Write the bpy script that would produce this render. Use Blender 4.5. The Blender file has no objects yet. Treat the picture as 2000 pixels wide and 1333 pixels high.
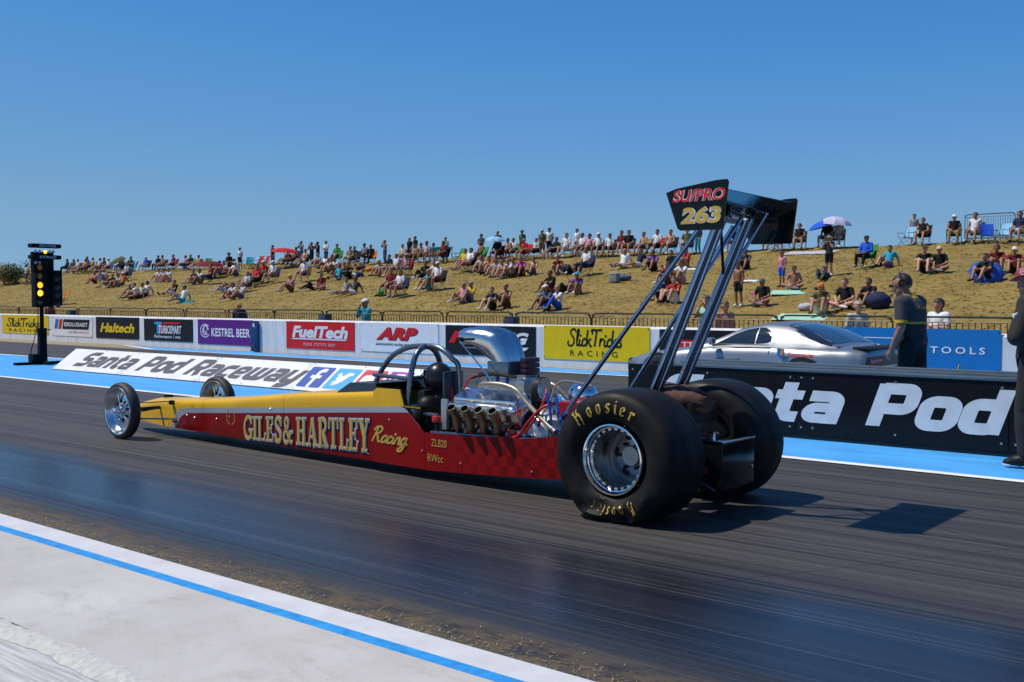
import bpy, bmesh, math, random
import numpy as np
from mathutils import Vector, Matrix, Euler
R = math.radians
random.seed(7); RNG = np.random.default_rng(11)
S = bpy.context.scene
C = S.collection

# ------------------------------------------------------------------ camera, sky, sun, exposure
cam_d = bpy.data.cameras.new('camera'); cam = bpy.data.objects.new('camera', cam_d); C.objects.link(cam)
CAMH = 1.42
cam.location = (0, 0, CAMH); cam.rotation_euler = (R(90 - 2.277), 0, R(40.2))
cam_d.sensor_width = 36; cam_d.lens = 37.8; cam_d.clip_end = 3000; cam_d.clip_start = 0.05
S.camera = cam
SUN_DIR = Vector((-0.463, -0.317, 1.0)).normalized()          # towards the sun
sun_el = math.asin(SUN_DIR.z); sun_az = math.atan2(SUN_DIR.x, SUN_DIR.y)
W = bpy.data.worlds.new('World'); S.world = W; W.use_nodes = True
nt = W.node_tree; bg = nt.nodes['Background']
sky = nt.nodes.new('ShaderNodeTexSky'); sky.sky_type = 'NISHITA'; sky.sun_disc = False
sky.sun_elevation = sun_el; sky.sun_rotation = sun_az
sky.altitude = 0; sky.air_density = 0.6; sky.dust_density = 0.0; sky.ozone_density = 8.0
SKY = 0.13
def _scale(sock, k):
    v = nt.nodes.new('ShaderNodeVectorMath'); v.operation = 'SCALE'; v.inputs['Scale'].default_value = k; nt.links.new(sock, v.inputs[0]); return v.outputs[0]
cv = nt.nodes.new('ShaderNodeRGBCurve')               # one even grade of the whole sky: a deeper, flatter blue
for i, pts in enumerate((((.115, .066), (.171, .115), (.314, .20), (.43, .22), (1, .30)), ((.235, .245), (.337, .315), (.552, .385), (.687, .405), (1, .44)), ((.515, .59), (.679, .635), (.888, .61), (1, .61)))):
    c = cv.mapping.curves[i]
    for x, y in pts[:-1]: c.points.new(x, y)
    c.points[-1].location = pts[-1]
cv.mapping.update()
nt.links.new(_scale(sky.outputs[0], SKY), cv.inputs['Color'])
nt.links.new(_scale(cv.outputs[0], 1 / SKY), bg.inputs[0]); bg.inputs[1].default_value = SKY
sd = bpy.data.lights.new('sun', 'SUN'); sd.energy = 4.5; sd.angle = R(0.53); sd.color = (1.0, 0.935, 0.83)
sun = bpy.data.objects.new('sun', sd); C.objects.link(sun); sun.location = (-20, -14, 43)
sun.rotation_euler = (-SUN_DIR).to_track_quat('-Z', 'Y').to_euler()
vs = S.view_settings; vs.view_transform = 'Standard'; vs.look = 'None'; vs.exposure = 0.0; vs.gamma = 1.0
vs.use_curve_mapping = False

# ------------------------------------------------------------------ photograph pixel -> place (used once to read positions off the photo)
_f = 2100.0
_M = cam.rotation_euler.to_matrix()
def ray(px, py): return _M @ Vector(((px - 1000) / _f, -(py - 666.5) / _f, -1))
def atY(px, py, Y):
    d = ray(px, py); t = Y / d.y; return Vector((d.x * t, Y, CAMH + d.z * t))
def atZ(px, py, Z=0.0):
    d = ray(px, py); t = (Z - CAMH) / d.z; return Vector((d.x * t, d.y * t, Z))

# ------------------------------------------------------------------ materials
MATS = {}
def mat(name, col, rough=0.5, metal=0.0, var=0.0, scale=8.0, bump=0.0, spec=0.5, coat=0.0, rvar=0.0, emit=None, aniso=None, trans=0.0):
    if name in MATS: return MATS[name]
    m = bpy.data.materials.new(name); m.use_nodes = True; N = m.node_tree.nodes; L = m.node_tree.links
    b = N['Principled BSDF']
    b.inputs['Base Color'].default_value = (*col, 1); b.inputs['Roughness'].default_value = rough
    b.inputs['Metallic'].default_value = metal; b.inputs['Specular IOR Level'].default_value = spec
    b.inputs['Coat Weight'].default_value = coat; b.inputs['Coat Roughness'].default_value = 0.06
    b.inputs['Transmission Weight'].default_value = trans
    if emit: b.inputs['Emission Color'].default_value = (*emit[0], 1); b.inputs['Emission Strength'].default_value = emit[1]
    if var or bump or rvar:
        tc = N.new('ShaderNodeTexCoord'); no = N.new('ShaderNodeTexNoise'); no.inputs['Scale'].default_value = scale
        no.inputs['Detail'].default_value = 6; no.inputs['Roughness'].default_value = 0.65
        src = tc.outputs['Object']
        if aniso:
            mp = N.new('ShaderNodeMapping'); mp.inputs['Scale'].default_value = aniso; L.new(src, mp.inputs[0]); src = mp.outputs[0]
        L.new(src, no.inputs['Vector'])
        if var:
            mx = N.new('ShaderNodeMix'); mx.data_type = 'RGBA'
            mx.inputs[6].default_value = (*[max(0, c * (1 - var)) for c in col], 1); mx.inputs[7].default_value = (*[min(1, c * (1 + var)) for c in col], 1)
            rp = N.new('ShaderNodeMapRange'); rp.inputs[1].default_value = 0.3; rp.inputs[2].default_value = 0.7
            L.new(no.outputs['Fac'], rp.inputs[0]); L.new(rp.outputs[0], mx.inputs[0]); L.new(mx.outputs[2], b.inputs['Base Color'])
        if rvar:
            rr = N.new('ShaderNodeMapRange'); rr.inputs[1].default_value = 0.3; rr.inputs[2].default_value = 0.7
            rr.inputs[3].default_value = max(0.02, rough - rvar); rr.inputs[4].default_value = min(1, rough + rvar)
            L.new(no.outputs['Fac'], rr.inputs[0]); L.new(rr.outputs[0], b.inputs['Roughness'])
        if bump:
            bp = N.new('ShaderNodeBump'); bp.inputs['Strength'].default_value = bump; bp.inputs['Distance'].default_value = 0.02
            L.new(no.outputs['Fac'], bp.inputs['Height']); L.new(bp.outputs[0], b.inputs['Normal'])
    MATS[name] = m
    return m
class NB:
    """small node helper for the surfaces that need more than one noise"""
    def __init__(s, name, rough=0.6, spec=0.5):
        s.m = bpy.data.materials.new(name); s.m.use_nodes = True; MATS[name] = s.m
        s.N = s.m.node_tree.nodes; s.L = s.m.node_tree.links; s.b = s.N['Principled BSDF']
        s.b.inputs['Roughness'].default_value = rough; s.b.inputs['Specular IOR Level'].default_value = spec
        s.pos = s.N.new('ShaderNodeTexCoord').outputs['Object']
    def noise(s, scale, st=(1, 1, 1), detail=5, rough=0.6, loc=(0, 0, 0), dist=0.0):
        mp = s.N.new('ShaderNodeMapping'); mp.inputs['Scale'].default_value = st; mp.inputs['Location'].default_value = loc
        s.L.new(s.pos, mp.inputs[0]); n = s.N.new('ShaderNodeTexNoise'); n.inputs['Scale'].default_value = scale
        n.inputs['Detail'].default_value = detail; n.inputs['Roughness'].default_value = rough; n.inputs['Distortion'].default_value = dist
        s.L.new(mp.outputs[0], n.inputs['Vector']); return n.outputs['Fac']
    def rng(s, v, a, b, c=0.0, d=1.0):
        r = s.N.new('ShaderNodeMapRange'); r.interpolation_type = 'SMOOTHSTEP'
        for i, x in enumerate((a, b, c, d)): r.inputs[i + 1].default_value = x
        s.L.new(v, r.inputs[0]); return r.outputs[0]
    def axis(s, i):
        x = s.N.new('ShaderNodeSeparateXYZ'); s.L.new(s.pos, x.inputs[0]); return x.outputs[i]
    def math(s, op, a, b):
        m = s.N.new('ShaderNodeMath'); m.operation = op
        for i, v in enumerate((a, b)):
            if isinstance(v, (int, float)): m.inputs[i].default_value = v
            else: s.L.new(v, m.inputs[i])
        return m.outputs[0]
    def mix(s, f, a, b):
        m = s.N.new('ShaderNodeMix'); m.data_type = 'RGBA'; s.L.new(f, m.inputs[0]) if not isinstance(f, (int, float)) else None
        for i, v in ((6, a), (7, b)):
            if isinstance(v, tuple): m.inputs[i].default_value = (*v, 1)
            else: s.L.new(v, m.inputs[i])
        return m.outputs[2]
    def out(s, col=None, rough=None, bump=None, bs=0.3, bd=0.01):
        if col is not None: s.L.new(col, s.b.inputs['Base Color'])
        if rough is not None: s.L.new(rough, s.b.inputs['Roughness'])
        if bump is not None:
            bp = s.N.new('ShaderNodeBump'); bp.inputs['Strength'].default_value = bs; bp.inputs['Distance'].default_value = bd
            s.L.new(bump, bp.inputs['Height']); s.L.new(bp.outputs[0], s.b.inputs['Normal'])
        return s.m

# ------------------------------------------------------------------ mesh builder
class MB:
    def __init__(s, o=(0, 0, 0)): s.v = []; s.f = []; s.mi = []; s.o = Vector(o)
    def add(s, vs, fs, mi=0):
        n = len(s.v); s.v += [tuple(v) for v in vs]; s.f += [tuple(i + n for i in f) for f in fs]; s.mi += [mi] * len(fs); return s
    def box(s, c, d, rot=None, mi=0):
        x, y, z = (k / 2 for k in d)
        vs = [Vector(p) for p in ((-x, -y, -z), (x, -y, -z), (x, y, -z), (-x, y, -z), (-x, -y, z), (x, -y, z), (x, y, z), (-x, y, z))]
        if rot is not None:
            M = rot if isinstance(rot, Matrix) else Euler(rot).to_matrix()
            vs = [M @ v for v in vs]
        return s.add([v + Vector(c) for v in vs], [(0, 3, 2, 1), (4, 5, 6, 7), (0, 1, 5, 4), (1, 2, 6, 5), (2, 3, 7, 6), (3, 0, 4, 7)], mi)
    def bbox(s, c, d, b=0.01, rot=None, mi=0):
        """box with bevelled edges"""
        bm = bmesh.new(); bmesh.ops.create_cube(bm, size=1); bmesh.ops.scale(bm, vec=d, verts=bm.verts)
        bmesh.ops.bevel(bm, geom=bm.edges[:], offset=b, segments=2, affect='EDGES', profile=0.6)
        M = Matrix() if rot is None else (rot.to_4x4() if isinstance(rot, Matrix) else Euler(rot).to_matrix().to_4x4())
        vs = [M @ v.co + Vector(c) for v in bm.verts]; bm.verts.index_update()
        fs = [[v.index for v in f.verts] for f in bm.faces]; bm.free()
        return s.add(vs, fs, mi)
    def tube(s, pts, r, n=8, cap=True, smooth=0, mi=0, flat=1.0):
        P = [Vector(p) for p in pts]
        if smooth: P = spline(P, smooth)
        rr = r if isinstance(r, (list, tuple)) else [r] * len(P)
        if len(rr) != len(P):
            rr = [float(np.interp(i / (len(P) - 1), np.linspace(0, 1, len(rr)), rr)) for i in range(len(P))]
        T = [(P[min(i + 1, len(P) - 1)] - P[max(i - 1, 0)]).normalized() for i in range(len(P))]
        up = Vector((0, 0, 1)) if abs(T[0].z) < 0.9 else Vector((0, 1, 0))
        a = T[0].cross(up).normalized(); vs = []
        for p, t, q in zip(P, T, rr):
            a = (a - t * a.dot(t)).normalized(); b = t.cross(a)
            vs += [p + (a * math.cos(k * 2 * math.pi / n) + b * math.sin(k * 2 * math.pi / n) * flat) * q for k in range(n)]
        fs = [(i * n + k, i * n + (k + 1) % n, (i + 1) * n + (k + 1) % n, (i + 1) * n + k) for i in range(len(P) - 1) for k in range(n)]
        if cap: fs += [tuple(range(n - 1, -1, -1)), tuple((len(P) - 1) * n + k for k in range(n))]
        return s.add(vs, fs, mi)
    def lathe(s, prof, c, axis='Y', n=48, mi=0, closed=False, a0=0, a1=2 * math.pi):
        vs = []; full = abs(a1 - a0 - 2 * math.pi) < 1e-6; m = n if full else n + 1
        for i in range(m):
            a = a0 + (a1 - a0) * i / n; ca, sa = math.cos(a), math.sin(a)
            for r, h in prof:
                p = {'Y': (r * ca, h, r * sa), 'Z': (r * ca, r * sa, h), 'X': (h, r * ca, r * sa)}[axis]
                vs.append(Vector(p) + Vector(c))
        k = len(prof); fs = []
        for i in range(n):
            j = (i + 1) % m
            for q in range(k if closed else k - 1):
                q2 = (q + 1) % k; fs.append((i * k + q, j * k + q, j * k + q2, i * k + q2))
        return s.add(vs, fs, mi)
    def prism(s, poly, o, u, v, depth, mi=0):
        """polygon in plane (o,u,v) extruded along -n by depth, n = u x v"""
        o, u, v = Vector(o), Vector(u), Vector(v); n = u.cross(v).normalized(); k = len(poly)
        A = [o + u * a + v * b for a, b in poly]; B = [p - n * depth for p in A]
        fs = [tuple(range(k)), tuple(range(2 * k - 1, k - 1, -1))] + [(i, i + k, (i + 1) % k + k, (i + 1) % k) for i in range(k)]
        return s.add(A + B, fs, mi)
    def ell(s, c, r, n=12, m=8, mi=0, rot=None):
        M = Matrix.Identity(3) if rot is None else Euler(rot).to_matrix()
        vs = [Vector((0, 0, 1))] + [Vector((math.sin(math.pi * j / m) * math.cos(2 * math.pi * i / n), math.sin(math.pi * j / m) * math.sin(2 * math.pi * i / n), math.cos(math.pi * j / m))) for j in range(1, m) for i in range(n)] + [Vector((0, 0, -1))]
        vs = [M @ Vector((v.x * r[0], v.y * r[1], v.z * r[2])) + Vector(c) for v in vs]
        fs = [(0, 1 + i, 1 + (i + 1) % n) for i in range(n)]
        for j in range(m - 2):
            fs += [(1 + j * n + i, 1 + (j + 1) * n + i, 1 + (j + 1) * n + (i + 1) % n, 1 + j * n + (i + 1) % n) for i in range(n)]
        e = len(vs) - 1; fs += [(e, e - n + (i + 1) % n, e - n + i) for i in range(n)]
        return s.add(vs, fs, mi)
    def grid(s, rows, mi=0, close=False):
        n = len(rows[0]); vs = [p for r in rows for p in r]
        fs = [(i * n + k, i * n + (k + 1) % n, (i + 1) * n + (k + 1) % n, (i + 1) * n + k) for i in range(len(rows) - 1) for k in range(n if close else n - 1)]
        return s.add(vs, fs, mi)
    def build(s, name, m, parent=None, ang=35, o=None, fix=False):
        o = s.o if o is None else Vector(o)
        me = bpy.data.meshes.new(name)
        me.from_pydata([(v[0] - o.x, v[1] - o.y, v[2] - o.z) for v in s.v], [], s.f)
        ms = m if isinstance(m, (list, tuple)) else [m]
        for k in ms: me.materials.append(k)
        if len(ms) > 1: me.polygons.foreach_set('material_index', s.mi)
        if fix:
            bm = bmesh.new(); bm.from_mesh(me); bmesh.ops.remove_doubles(bm, verts=bm.verts, dist=1e-5)
            bmesh.ops.recalc_face_normals(bm, faces=bm.faces); bm.to_mesh(me); bm.free()
        if ang:
            me.polygons.foreach_set('use_smooth', [True] * len(me.polygons)); me.update()
            me.set_sharp_from_angle(angle=R(ang))
        ob = bpy.data.objects.new(name, me); C.objects.link(ob)
        if parent is not None: ob.parent = parent
        elif o.length: ob.location = o
        return ob
def spline(P, k):
    P = [Vector(p) for p in P]; out = []
    for i in range(len(P) - 1):
        a, b, c, d = P[max(i - 1, 0)], P[i], P[i + 1], P[min(i + 2, len(P) - 1)]
        for q in range(k):
            t = q / k; t2, t3 = t * t, t * t * t
            out.append(0.5 * ((2 * b) + (c - a) * t + (2 * a - 5 * b + 4 * c - d) * t2 + (3 * b - a - 3 * c + d) * t3))
    return out + [P[-1]]
def tag(o, label=None, cat=None, group=None, kind=None):
    if label: o['label'] = label
    if cat: o['category'] = cat
    if group: o['group'] = group
    if kind: o['kind'] = kind
    return o
def thing(name, loc, label, cat, group=None, rz=0):
    o = bpy.data.objects.new(name, None); o.empty_display_size = 0.2; C.objects.link(o); o.location = loc; o.rotation_euler = (0, 0, rz)
    return tag(o, label, cat, group)
def copy_tree(o, parent=None):
    c = o.copy(); C.objects.link(c); c.parent = parent
    for ch in list(o.children): copy_tree(ch, c)
    return c

# ------------------------------------------------------------------ lettering: 2-D meshes (list of (x,y), faces)
def text2d(txt, bold=0.0, shear=0.0, space=1.0):
    cu = bpy.data.curves.new('t', 'FONT'); cu.body = txt; cu.offset = bold; cu.shear = shear; cu.space_character = space; cu.resolution_u = 3
    ob = bpy.data.objects.new('t', cu); C.objects.link(ob); bpy.context.view_layer.update()
    me = bpy.data.meshes.new_from_object(ob.evaluated_get(bpy.context.evaluated_depsgraph_get()))
    V = [(v.co.x, v.co.y) for v in me.vertices]; F = [tuple(p.vertices) for p in me.polygons]
    bpy.data.objects.remove(ob); bpy.data.curves.remove(cu); bpy.data.meshes.remove(me)
    return V, F
def ribbon(pl, w, closed=False, smooth=0, taper=False):
    """thick polyline with mitred joins; w = full width"""
    P = [Vector((*p, 0)) for p in pl]
    if smooth: P = spline(P, smooth)
    n = len(P); V = []; F = []
    for i in range(n):
        if closed: a, b = (P[i] - P[i - 1]).normalized(), (P[(i + 1) % n] - P[i]).normalized()
        else:
            b = (P[min(i + 1, n - 1)] - P[min(i, n - 2)]).normalized(); a = (P[max(i, 1)] - P[max(i - 1, 0)]).normalized()
        t = (a + b); t = t.normalized() if t.length > 1e-4 else a
        k = min(1.6, 1 / max(0.4, t.dot(a))); q = Vector((-t.y, t.x, 0)) * (w / 2) * k
        if taper: q *= 0.45 + 0.55 * math.sin(math.pi * (i + 0.6) / (n + 0.2))
        V += [(P[i] + q)[:2], (P[i] - q)[:2]]
    for i in range(n if closed else n - 1):
        j = (i + 1) % n; F.append((2 * i + 1, 2 * j + 1, 2 * j, 2 * i))
    if n > 8 and not smooth:       # tight bends overlap themselves: stagger the pieces by hairs
        V2 = []; F2 = []
        for k, f in enumerate(F):
            F2.append(tuple(range(len(V2), len(V2) + 4))); V2 += [(V[i][0], V[i][1], .00004 * (k % 5)) for i in f]
        return V2, F2
    return V, F
def join2d(parts):
    V = []; F = []
    for k, (v, f) in enumerate(parts):      # overlapping strokes sit a hair above each other
        n = len(V); dz = .0004 * (k % 9); V += [(p[0], p[1], (p[2] if len(p) > 2 else 0) + dz) for p in v]; F += [tuple(i + n for i in q) for q in f]
    return V, F
def fit2d(g, w=None, h=None):
    V, F = g; x0 = min(v[0] for v in V); x1 = max(v[0] for v in V); y0 = min(v[1] for v in V); y1 = max(v[1] for v in V)
    sx = w / (x1 - x0) if w else None; sy = h / (y1 - y0) if h else None
    sx = sx or sy; sy = sy or sx
    return [((v[0] - x0) * sx, (v[1] - y0) * sy, v[2] if len(v) > 2 else 0.0) for v in V], F
def soften(pl, closed, r=.16):
    """square the chamfers of a stroke, then round each corner with a true arc"""
    P = [Vector(p) for p in pl]; n = len(P); Q = []; i = 0; skip = set()
    if closed: P = P[1:] + P[:1]
    for i in range(n):
        if i in skip: continue
        j, h, k = (i + 1) % n, (i - 1) % n, (i + 2) % n
        if (closed or 0 < i < n - 2) and 0 < (P[j] - P[i]).length < .17:
            a, b = (P[i] - P[h]), (P[k] - P[j])
            if abs(a.x * b.x + a.y * b.y) < 1e-6 and a.length > .02 and b.length > .02:
                Q.append(Vector((P[i].x, P[j].y)) if abs(a.x) < 1e-6 else Vector((P[j].x, P[i].y))); skip.add(j); continue
        Q.append(P[i])
    n = len(Q); out = []
    for i in range(n):
        if not closed and i in (0, n - 1): out.append(Q[i]); continue
        a, b = Q[i - 1] - Q[i], Q[(i + 1) % n] - Q[i]; d = min(r, a.length * (.49 if closed or 1 < i else .95), b.length * (.49 if closed or i < n - 2 else .95)); a, b = a.normalized() * d, b.normalized() * d
        if abs(a.normalized().dot(b.normalized())) > .3: out.append(Q[i]); continue
        c = Q[i] + a + b
        for q in range(7):
            t = q / 6 * math.pi / 2; out.append(c - b * math.cos(t) - a * math.sin(t))
    return [tuple(q) for q in out]
def glyphs(txt, table, gap=0.22, dw=0.0, space=0.4, shear=0.0, rnd=False, split=False):
    out = []; x = 0; per = []
    for ch in txt:
        if ch == ' ': x += space; continue
        adv, strokes = table[ch]; n_out = len(out)
        for st in strokes:
            pl, w = st[0], st[1]; cl = 'c' in st[2:] ; sm = 4 if 's' in st[2:] else 0
            if rnd: pl2 = soften(pl, cl)
            else: pl2 = pl
            if dw and not cl and not sm:      # lengthen the ends for outlines
                pl2 = [Vector(q) for q in pl2]; a = (pl2[0] - pl2[1]).normalized() * dw / 2; b = (pl2[-1] - pl2[-2]).normalized() * dw / 2
                pl2[0] = pl2[0] + a; pl2[-1] = pl2[-1] + b; pl2 = [tuple(q) for q in pl2]
            V, F = ribbon(pl2, w + dw, cl, sm, 't' in st[2:])
            out.append(([(v[0] + x + shear * v[1], v[1], v[2] if len(v) > 2 else 0.0) for v in V], F))
        x += adv + gap; per.append(join2d(out[n_out:]))
    return per if split else join2d(out)
def fit_all(gs, w, h):
    """fit a list of letters together into one box"""
    A = [v for g in gs for v in g[0]]; x0 = min(v[0] for v in A); x1 = max(v[0] for v in A); y0 = min(v[1] for v in A); y1 = max(v[1] for v in A)
    return [([((v[0] - x0) * w / (x1 - x0), (v[1] - y0) * h / (y1 - y0), v[2]) for v in g[0]], g[1]) for g in gs]
def plate2d(w, h, r=0.0):
    if r <= 0: return [(0, 0), (w, 0), (w, h), (0, h)], [(0, 1, 2, 3)]
    P = []
    for cx, cy, a in ((w - r, r, -90), (w - r, h - r, 0), (r, h - r, 90), (r, r, 180)):
        P += [(cx + r * math.cos(R(a + k * 22.5)), cy + r * math.sin(R(a + k * 22.5))) for k in range(5)]
    return P, [tuple(range(len(P)))]
def place2d(mb, g, o, u, v, mi=0, lift=0.0):
    o, u, v = Vector(o), Vector(u), Vector(v); n = u.cross(v).normalized()
    return mb.add([o + u * q[0] + v * q[1] + n * (lift + (q[2] if len(q) > 2 else 0)) for q in g[0]], g[1], mi)
# ------------------------------------------------------------------ glyph tables (strokes)
w_ = 0.21; h_ = 0.17
def _rr(x0, y0, x1, y1, c=0.1):
    return [(x0 + c, y0), (x1 - c, y0), (x1, y0 + c), (x1, y1 - c), (x1 - c, y1), (x0 + c, y1), (x0, y1 - c), (x0, y0 + c)]
SP = {'S': (.72, [([(.70, .92), (.14, .92), (.06, .84), (.06, .60), (.14, .51), (.56, .51), (.64, .43), (.64, .16), (.56, .08), (-.02, .08)], w_)]),
 'a': (.62, [([(.04, .66), (.46, .66), (.54, .58), (.54, 0)], w_), ([(.54, .37), (.14, .37), (.06, .31), (.06, .14), (.14, .08), (.54, .08)], h_)]),
 'n': (.62, [([(.06, 0), (.06, .74)], w_), ([(.06, .66), (.46, .66), (.54, .58), (.54, 0)], w_)]),
 't': (.44, [([(.16, .95), (.16, .16), (.24, .08), (.44, .08)], w_), ([(-.04, .66), (.44, .66)], h_)]),
 'P': (.72, [([(.06, 0), (.06, 1)], w_), ([(.06, .92), (.56, .92), (.64, .84), (.64, .50), (.56, .42), (.06, .42)], w_)]),
 'o': (.62, [(_rr(.06, .08, .56, .66, .08), w_, 'c')]),
 'd': (.62, [(_rr(.06, .08, .56, .66, .08), w_, 'c'), ([(.56, 0), (.56, 1)], w_)]),
 'R': (.72, [([(.06, 0), (.06, 1)], w_), ([(.06, .92), (.56, .92), (.64, .84), (.64, .52), (.56, .44), (.06, .44)], w_), ([(.36, .44), (.62, 0)], w_)]),
 'c': (.56, [([(.56, .66), (.14, .66), (.06, .58), (.06, .16), (.14, .08), (.56, .08)], w_)]),
 'e': (.62, [([(.06, .36), (.54, .36), (.54, .58), (.46, .66), (.14, .66), (.06, .58), (.06, .16), (.14, .08), (.56, .08)], h_)]),
 'w': (.92, [([(.06, .74), (.06, .16), (.14, .08), (.76, .08), (.84, .16), (.84, .74)], w_), ([(.45, .74), (.45, .08)], w_)]),
 'y': (.62, [([(.06, .74), (.06, .16), (.14, .08), (.54, .08)], w_), ([(.54, .74), (.54, -.12), (.46, -.2), (.08, -.2)], w_)])}
T_, t_ = 0.185, 0.085
def _sf(x, y, l=.17): return ([(x - l, y), (x + l, y)], .07)
def _V(x, a=0., b=1.): return ([(x, a), (x, b)], T_)
SERIF = {'G': (.80, [([(.72, .74), (.66, .92), (.46, .97), (.28, .92), (.14, .72), (.11, .5), (.14, .28), (.28, .08), (.46, .03), (.64, .10), (.68, .2)], .15, 's'), _V(.70, .05, .42), _sf(.68, .42), ([(.74, .7), (.74, .98)], .06)]),
 'I': (.34, [_V(.17), _sf(.17, .035), _sf(.17, .965)]),
 'L': (.62, [_V(.17), _sf(.17, .965), ([(.0, .035), (.58, .035)], .07), ([(.57, 0), (.62, .32)], .08)]),
 'E': (.64, [_V(.17), ([(0, .035), (.58, .035)], .07), ([(0, .965), (.56, .965)], .07), ([(.2, .52), (.46, .52)], .07), ([(.46, .36), (.46, .68)], .06), ([(.57, 0), (.62, .3)], .08), ([(.56, 1), (.58, .72)], .08)]),
 'S': (.60, [([(.54, .74), (.46, .92), (.30, .97), (.14, .88), (.12, .72), (.24, .58), (.42, .46), (.52, .30), (.46, .1), (.28, .03), (.12, .1), (.07, .27)], .15, 's'), ([(.55, .68), (.55, .98)], .06), ([(.06, .02), (.06, .32)], .06)]),
 '&': (.84, [([(.80, .42), (.64, .42), (.58, .2), (.40, .04), (.22, .04), (.1, .2), (.16, .4), (.40, .58), (.48, .78), (.38, .95), (.24, .92), (.2, .76), (.34, .5), (.6, .12), (.82, .04)], .12, 's'), ([(.56, .44), (.84, .44)], .06)]),
 'H': (.78, [_V(.17), _V(.61), _sf(.17, .035), _sf(.17, .965), _sf(.61, .035), _sf(.61, .965), ([(.17, .5), (.61, .5)], t_)]),
 'A': (.80, [([(.12, 0), (.38, .98)], .085), ([(.40, .98), (.66, 0)], .2), _sf(.12, .035, .13), _sf(.66, .035), ([(.2, .32), (.56, .32)], .08)]),
 'R': (.74, [_V(.17), _sf(.17, .035), ([(.0, .965), (.34, .965)], .07), ([(.2, .965), (.46, .94), (.58, .75), (.46, .54), (.2, .5)], .12, 's'), ([(.36, .5), (.62, .03)], .19), _sf(.64, .035, .1)]),
 'T': (.68, [_V(.33), _sf(.33, .035), ([(0, .965), (.66, .965)], .07), ([(.03, 1), (.01, .68)], .08), ([(.63, 1), (.65, .68)], .08)]),
 'Y': (.76, [([(.14, .97), (.40, .45)], .19), ([(.64, .97), (.40, .45)], .085), _V(.39, 0, .46), _sf(.39, .035), _sf(.14, .965), _sf(.62, .965, .13)])}
def _sc(*st): return [(p, .085, 's') for p in st]
SCRIPT = {'R': (.62, _sc([(.02, .02), (.12, .5), (.2, .95)], [(-.04, .72), (.06, .92), (.32, 1.), (.5, .88), (.44, .66), (.16, .5), (.3, .42), (.44, .1), (.6, .04)])),
 'a': (.40, _sc([(.36, .42), (.2, .46), (.06, .3), (.05, .1), (.16, .03), (.3, .18), (.37, .44), (.34, .12), (.44, .04)])),
 'c': (.34, _sc([(.32, .4), (.2, .46), (.07, .3), (.06, .1), (.18, .03), (.36, .14)])),
 'i': (.18, _sc([(.06, .42), (.04, .12), (.12, .03), (.22, .1)]) + [([(.1, .58), (.13, .68)], .09)]),
 'n': (.40, _sc([(.02, .02), (.08, .44), (.09, .28), (.24, .46), (.32, .36), (.3, .1), (.38, .03), (.46, .1)])),
 'g': (.42, _sc([(.36, .42), (.2, .46), (.06, .3), (.05, .1), (.16, .03), (.3, .18), (.37, .44), (.28, -.2), (.1, -.38), (-.04, -.3), (.1, -.14), (.5, .12)])),
 'S': (.60, _sc([(.56, .84), (.44, 1.), (.24, .96), (.16, .8), (.26, .62), (.42, .44), (.42, .16), (.24, .01), (.04, .06), (-.02, .22), (.06, .28)])),
 'l': (.16, _sc([(.04, .3), (.16, .8), (.14, .98), (.06, .9), (.03, .4), (.06, .06), (.2, .1)])),
 'k': (.40, _sc([(.02, .02), (.04, .6), (.08, .98)], [(.34, .48), (.08, .24), (.2, .2), (.32, .03), (.42, .06)])),
 'T': (.52, _sc([(.3, .96), (.26, .5), (.2, .02)], [(-.08, .86), (-.02, .98), (.3, .96), (.7, 1.0)], [(-.02, .98), (-.0, .7)])),
 'r': (.30, _sc([(.02, .02), (.06, .46), (.08, .3), (.2, .46), (.3, .42)])),
 's': (.32, _sc([(.28, .42), (.16, .48), (.1, .36), (.26, .2), (.2, .05), (.06, .04), (.0, .12)]))}
# black-letter: broad pen held at a fixed angle
BLACK = {'H': (.62, [[(.08, 0), (.02, .12), (.14, .3), (.14, .85), (.06, .95), (.2, 1.0)], [(.14, .55), (.44, .62), (.5, .4), (.46, .1), (.34, -.14)], [(.36, .6), (.34, .9), (.46, 1.)]]),
 'o': (.40, [[(.06, .12), (.06, .48), (.2, .62), (.32, .5), (.32, .14), (.18, .0), (.06, .12)]]),
 's': (.38, [[(.32, .54), (.18, .62), (.06, .48), (.3, .2), (.2, .02), (.02, .1)]]),
 'i': (.22, [[(.02, .5), (.1, .6), (.1, .1), (.2, .02)], [(.08, .76), (.14, .84)]]),
 'e': (.38, [[(.06, .26), (.32, .42), (.2, .62), (.06, .5), (.06, .14), (.18, .0), (.34, .12)]]),
 'r': (.34, [[(.02, .5), (.1, .6), (.1, .1), (.0, .0)], [(.1, .46), (.24, .62), (.34, .5)], [(.1, .1), (.2, .0)]])}
def pen_glyph(strokes, pw=0.15, ang=38):
    q = Vector((math.cos(R(ang)), math.sin(R(ang)), 0)) * pw / 2; e = Vector((-q.y, q.x, 0)) * 0.3; parts = []
    for st in strokes:
        for a, b in zip(st, st[1:]):
            a = Vector((*a, 0)); b = Vector((*b, 0))
            P = [a - q, a + q, b + q, b - q]
            V = [p[:2] for p in P]; parts.append((V, [(0, 1, 2, 3)]))
            t = (b - a).normalized() * 0.035; nn = Vector((-t.y, t.x, 0))
            parts.append(([(a + nn)[:2], (a - nn)[:2], (b - nn)[:2], (b + nn)[:2]], [(0, 1, 2, 3)]))
    return join2d(parts)
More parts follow.
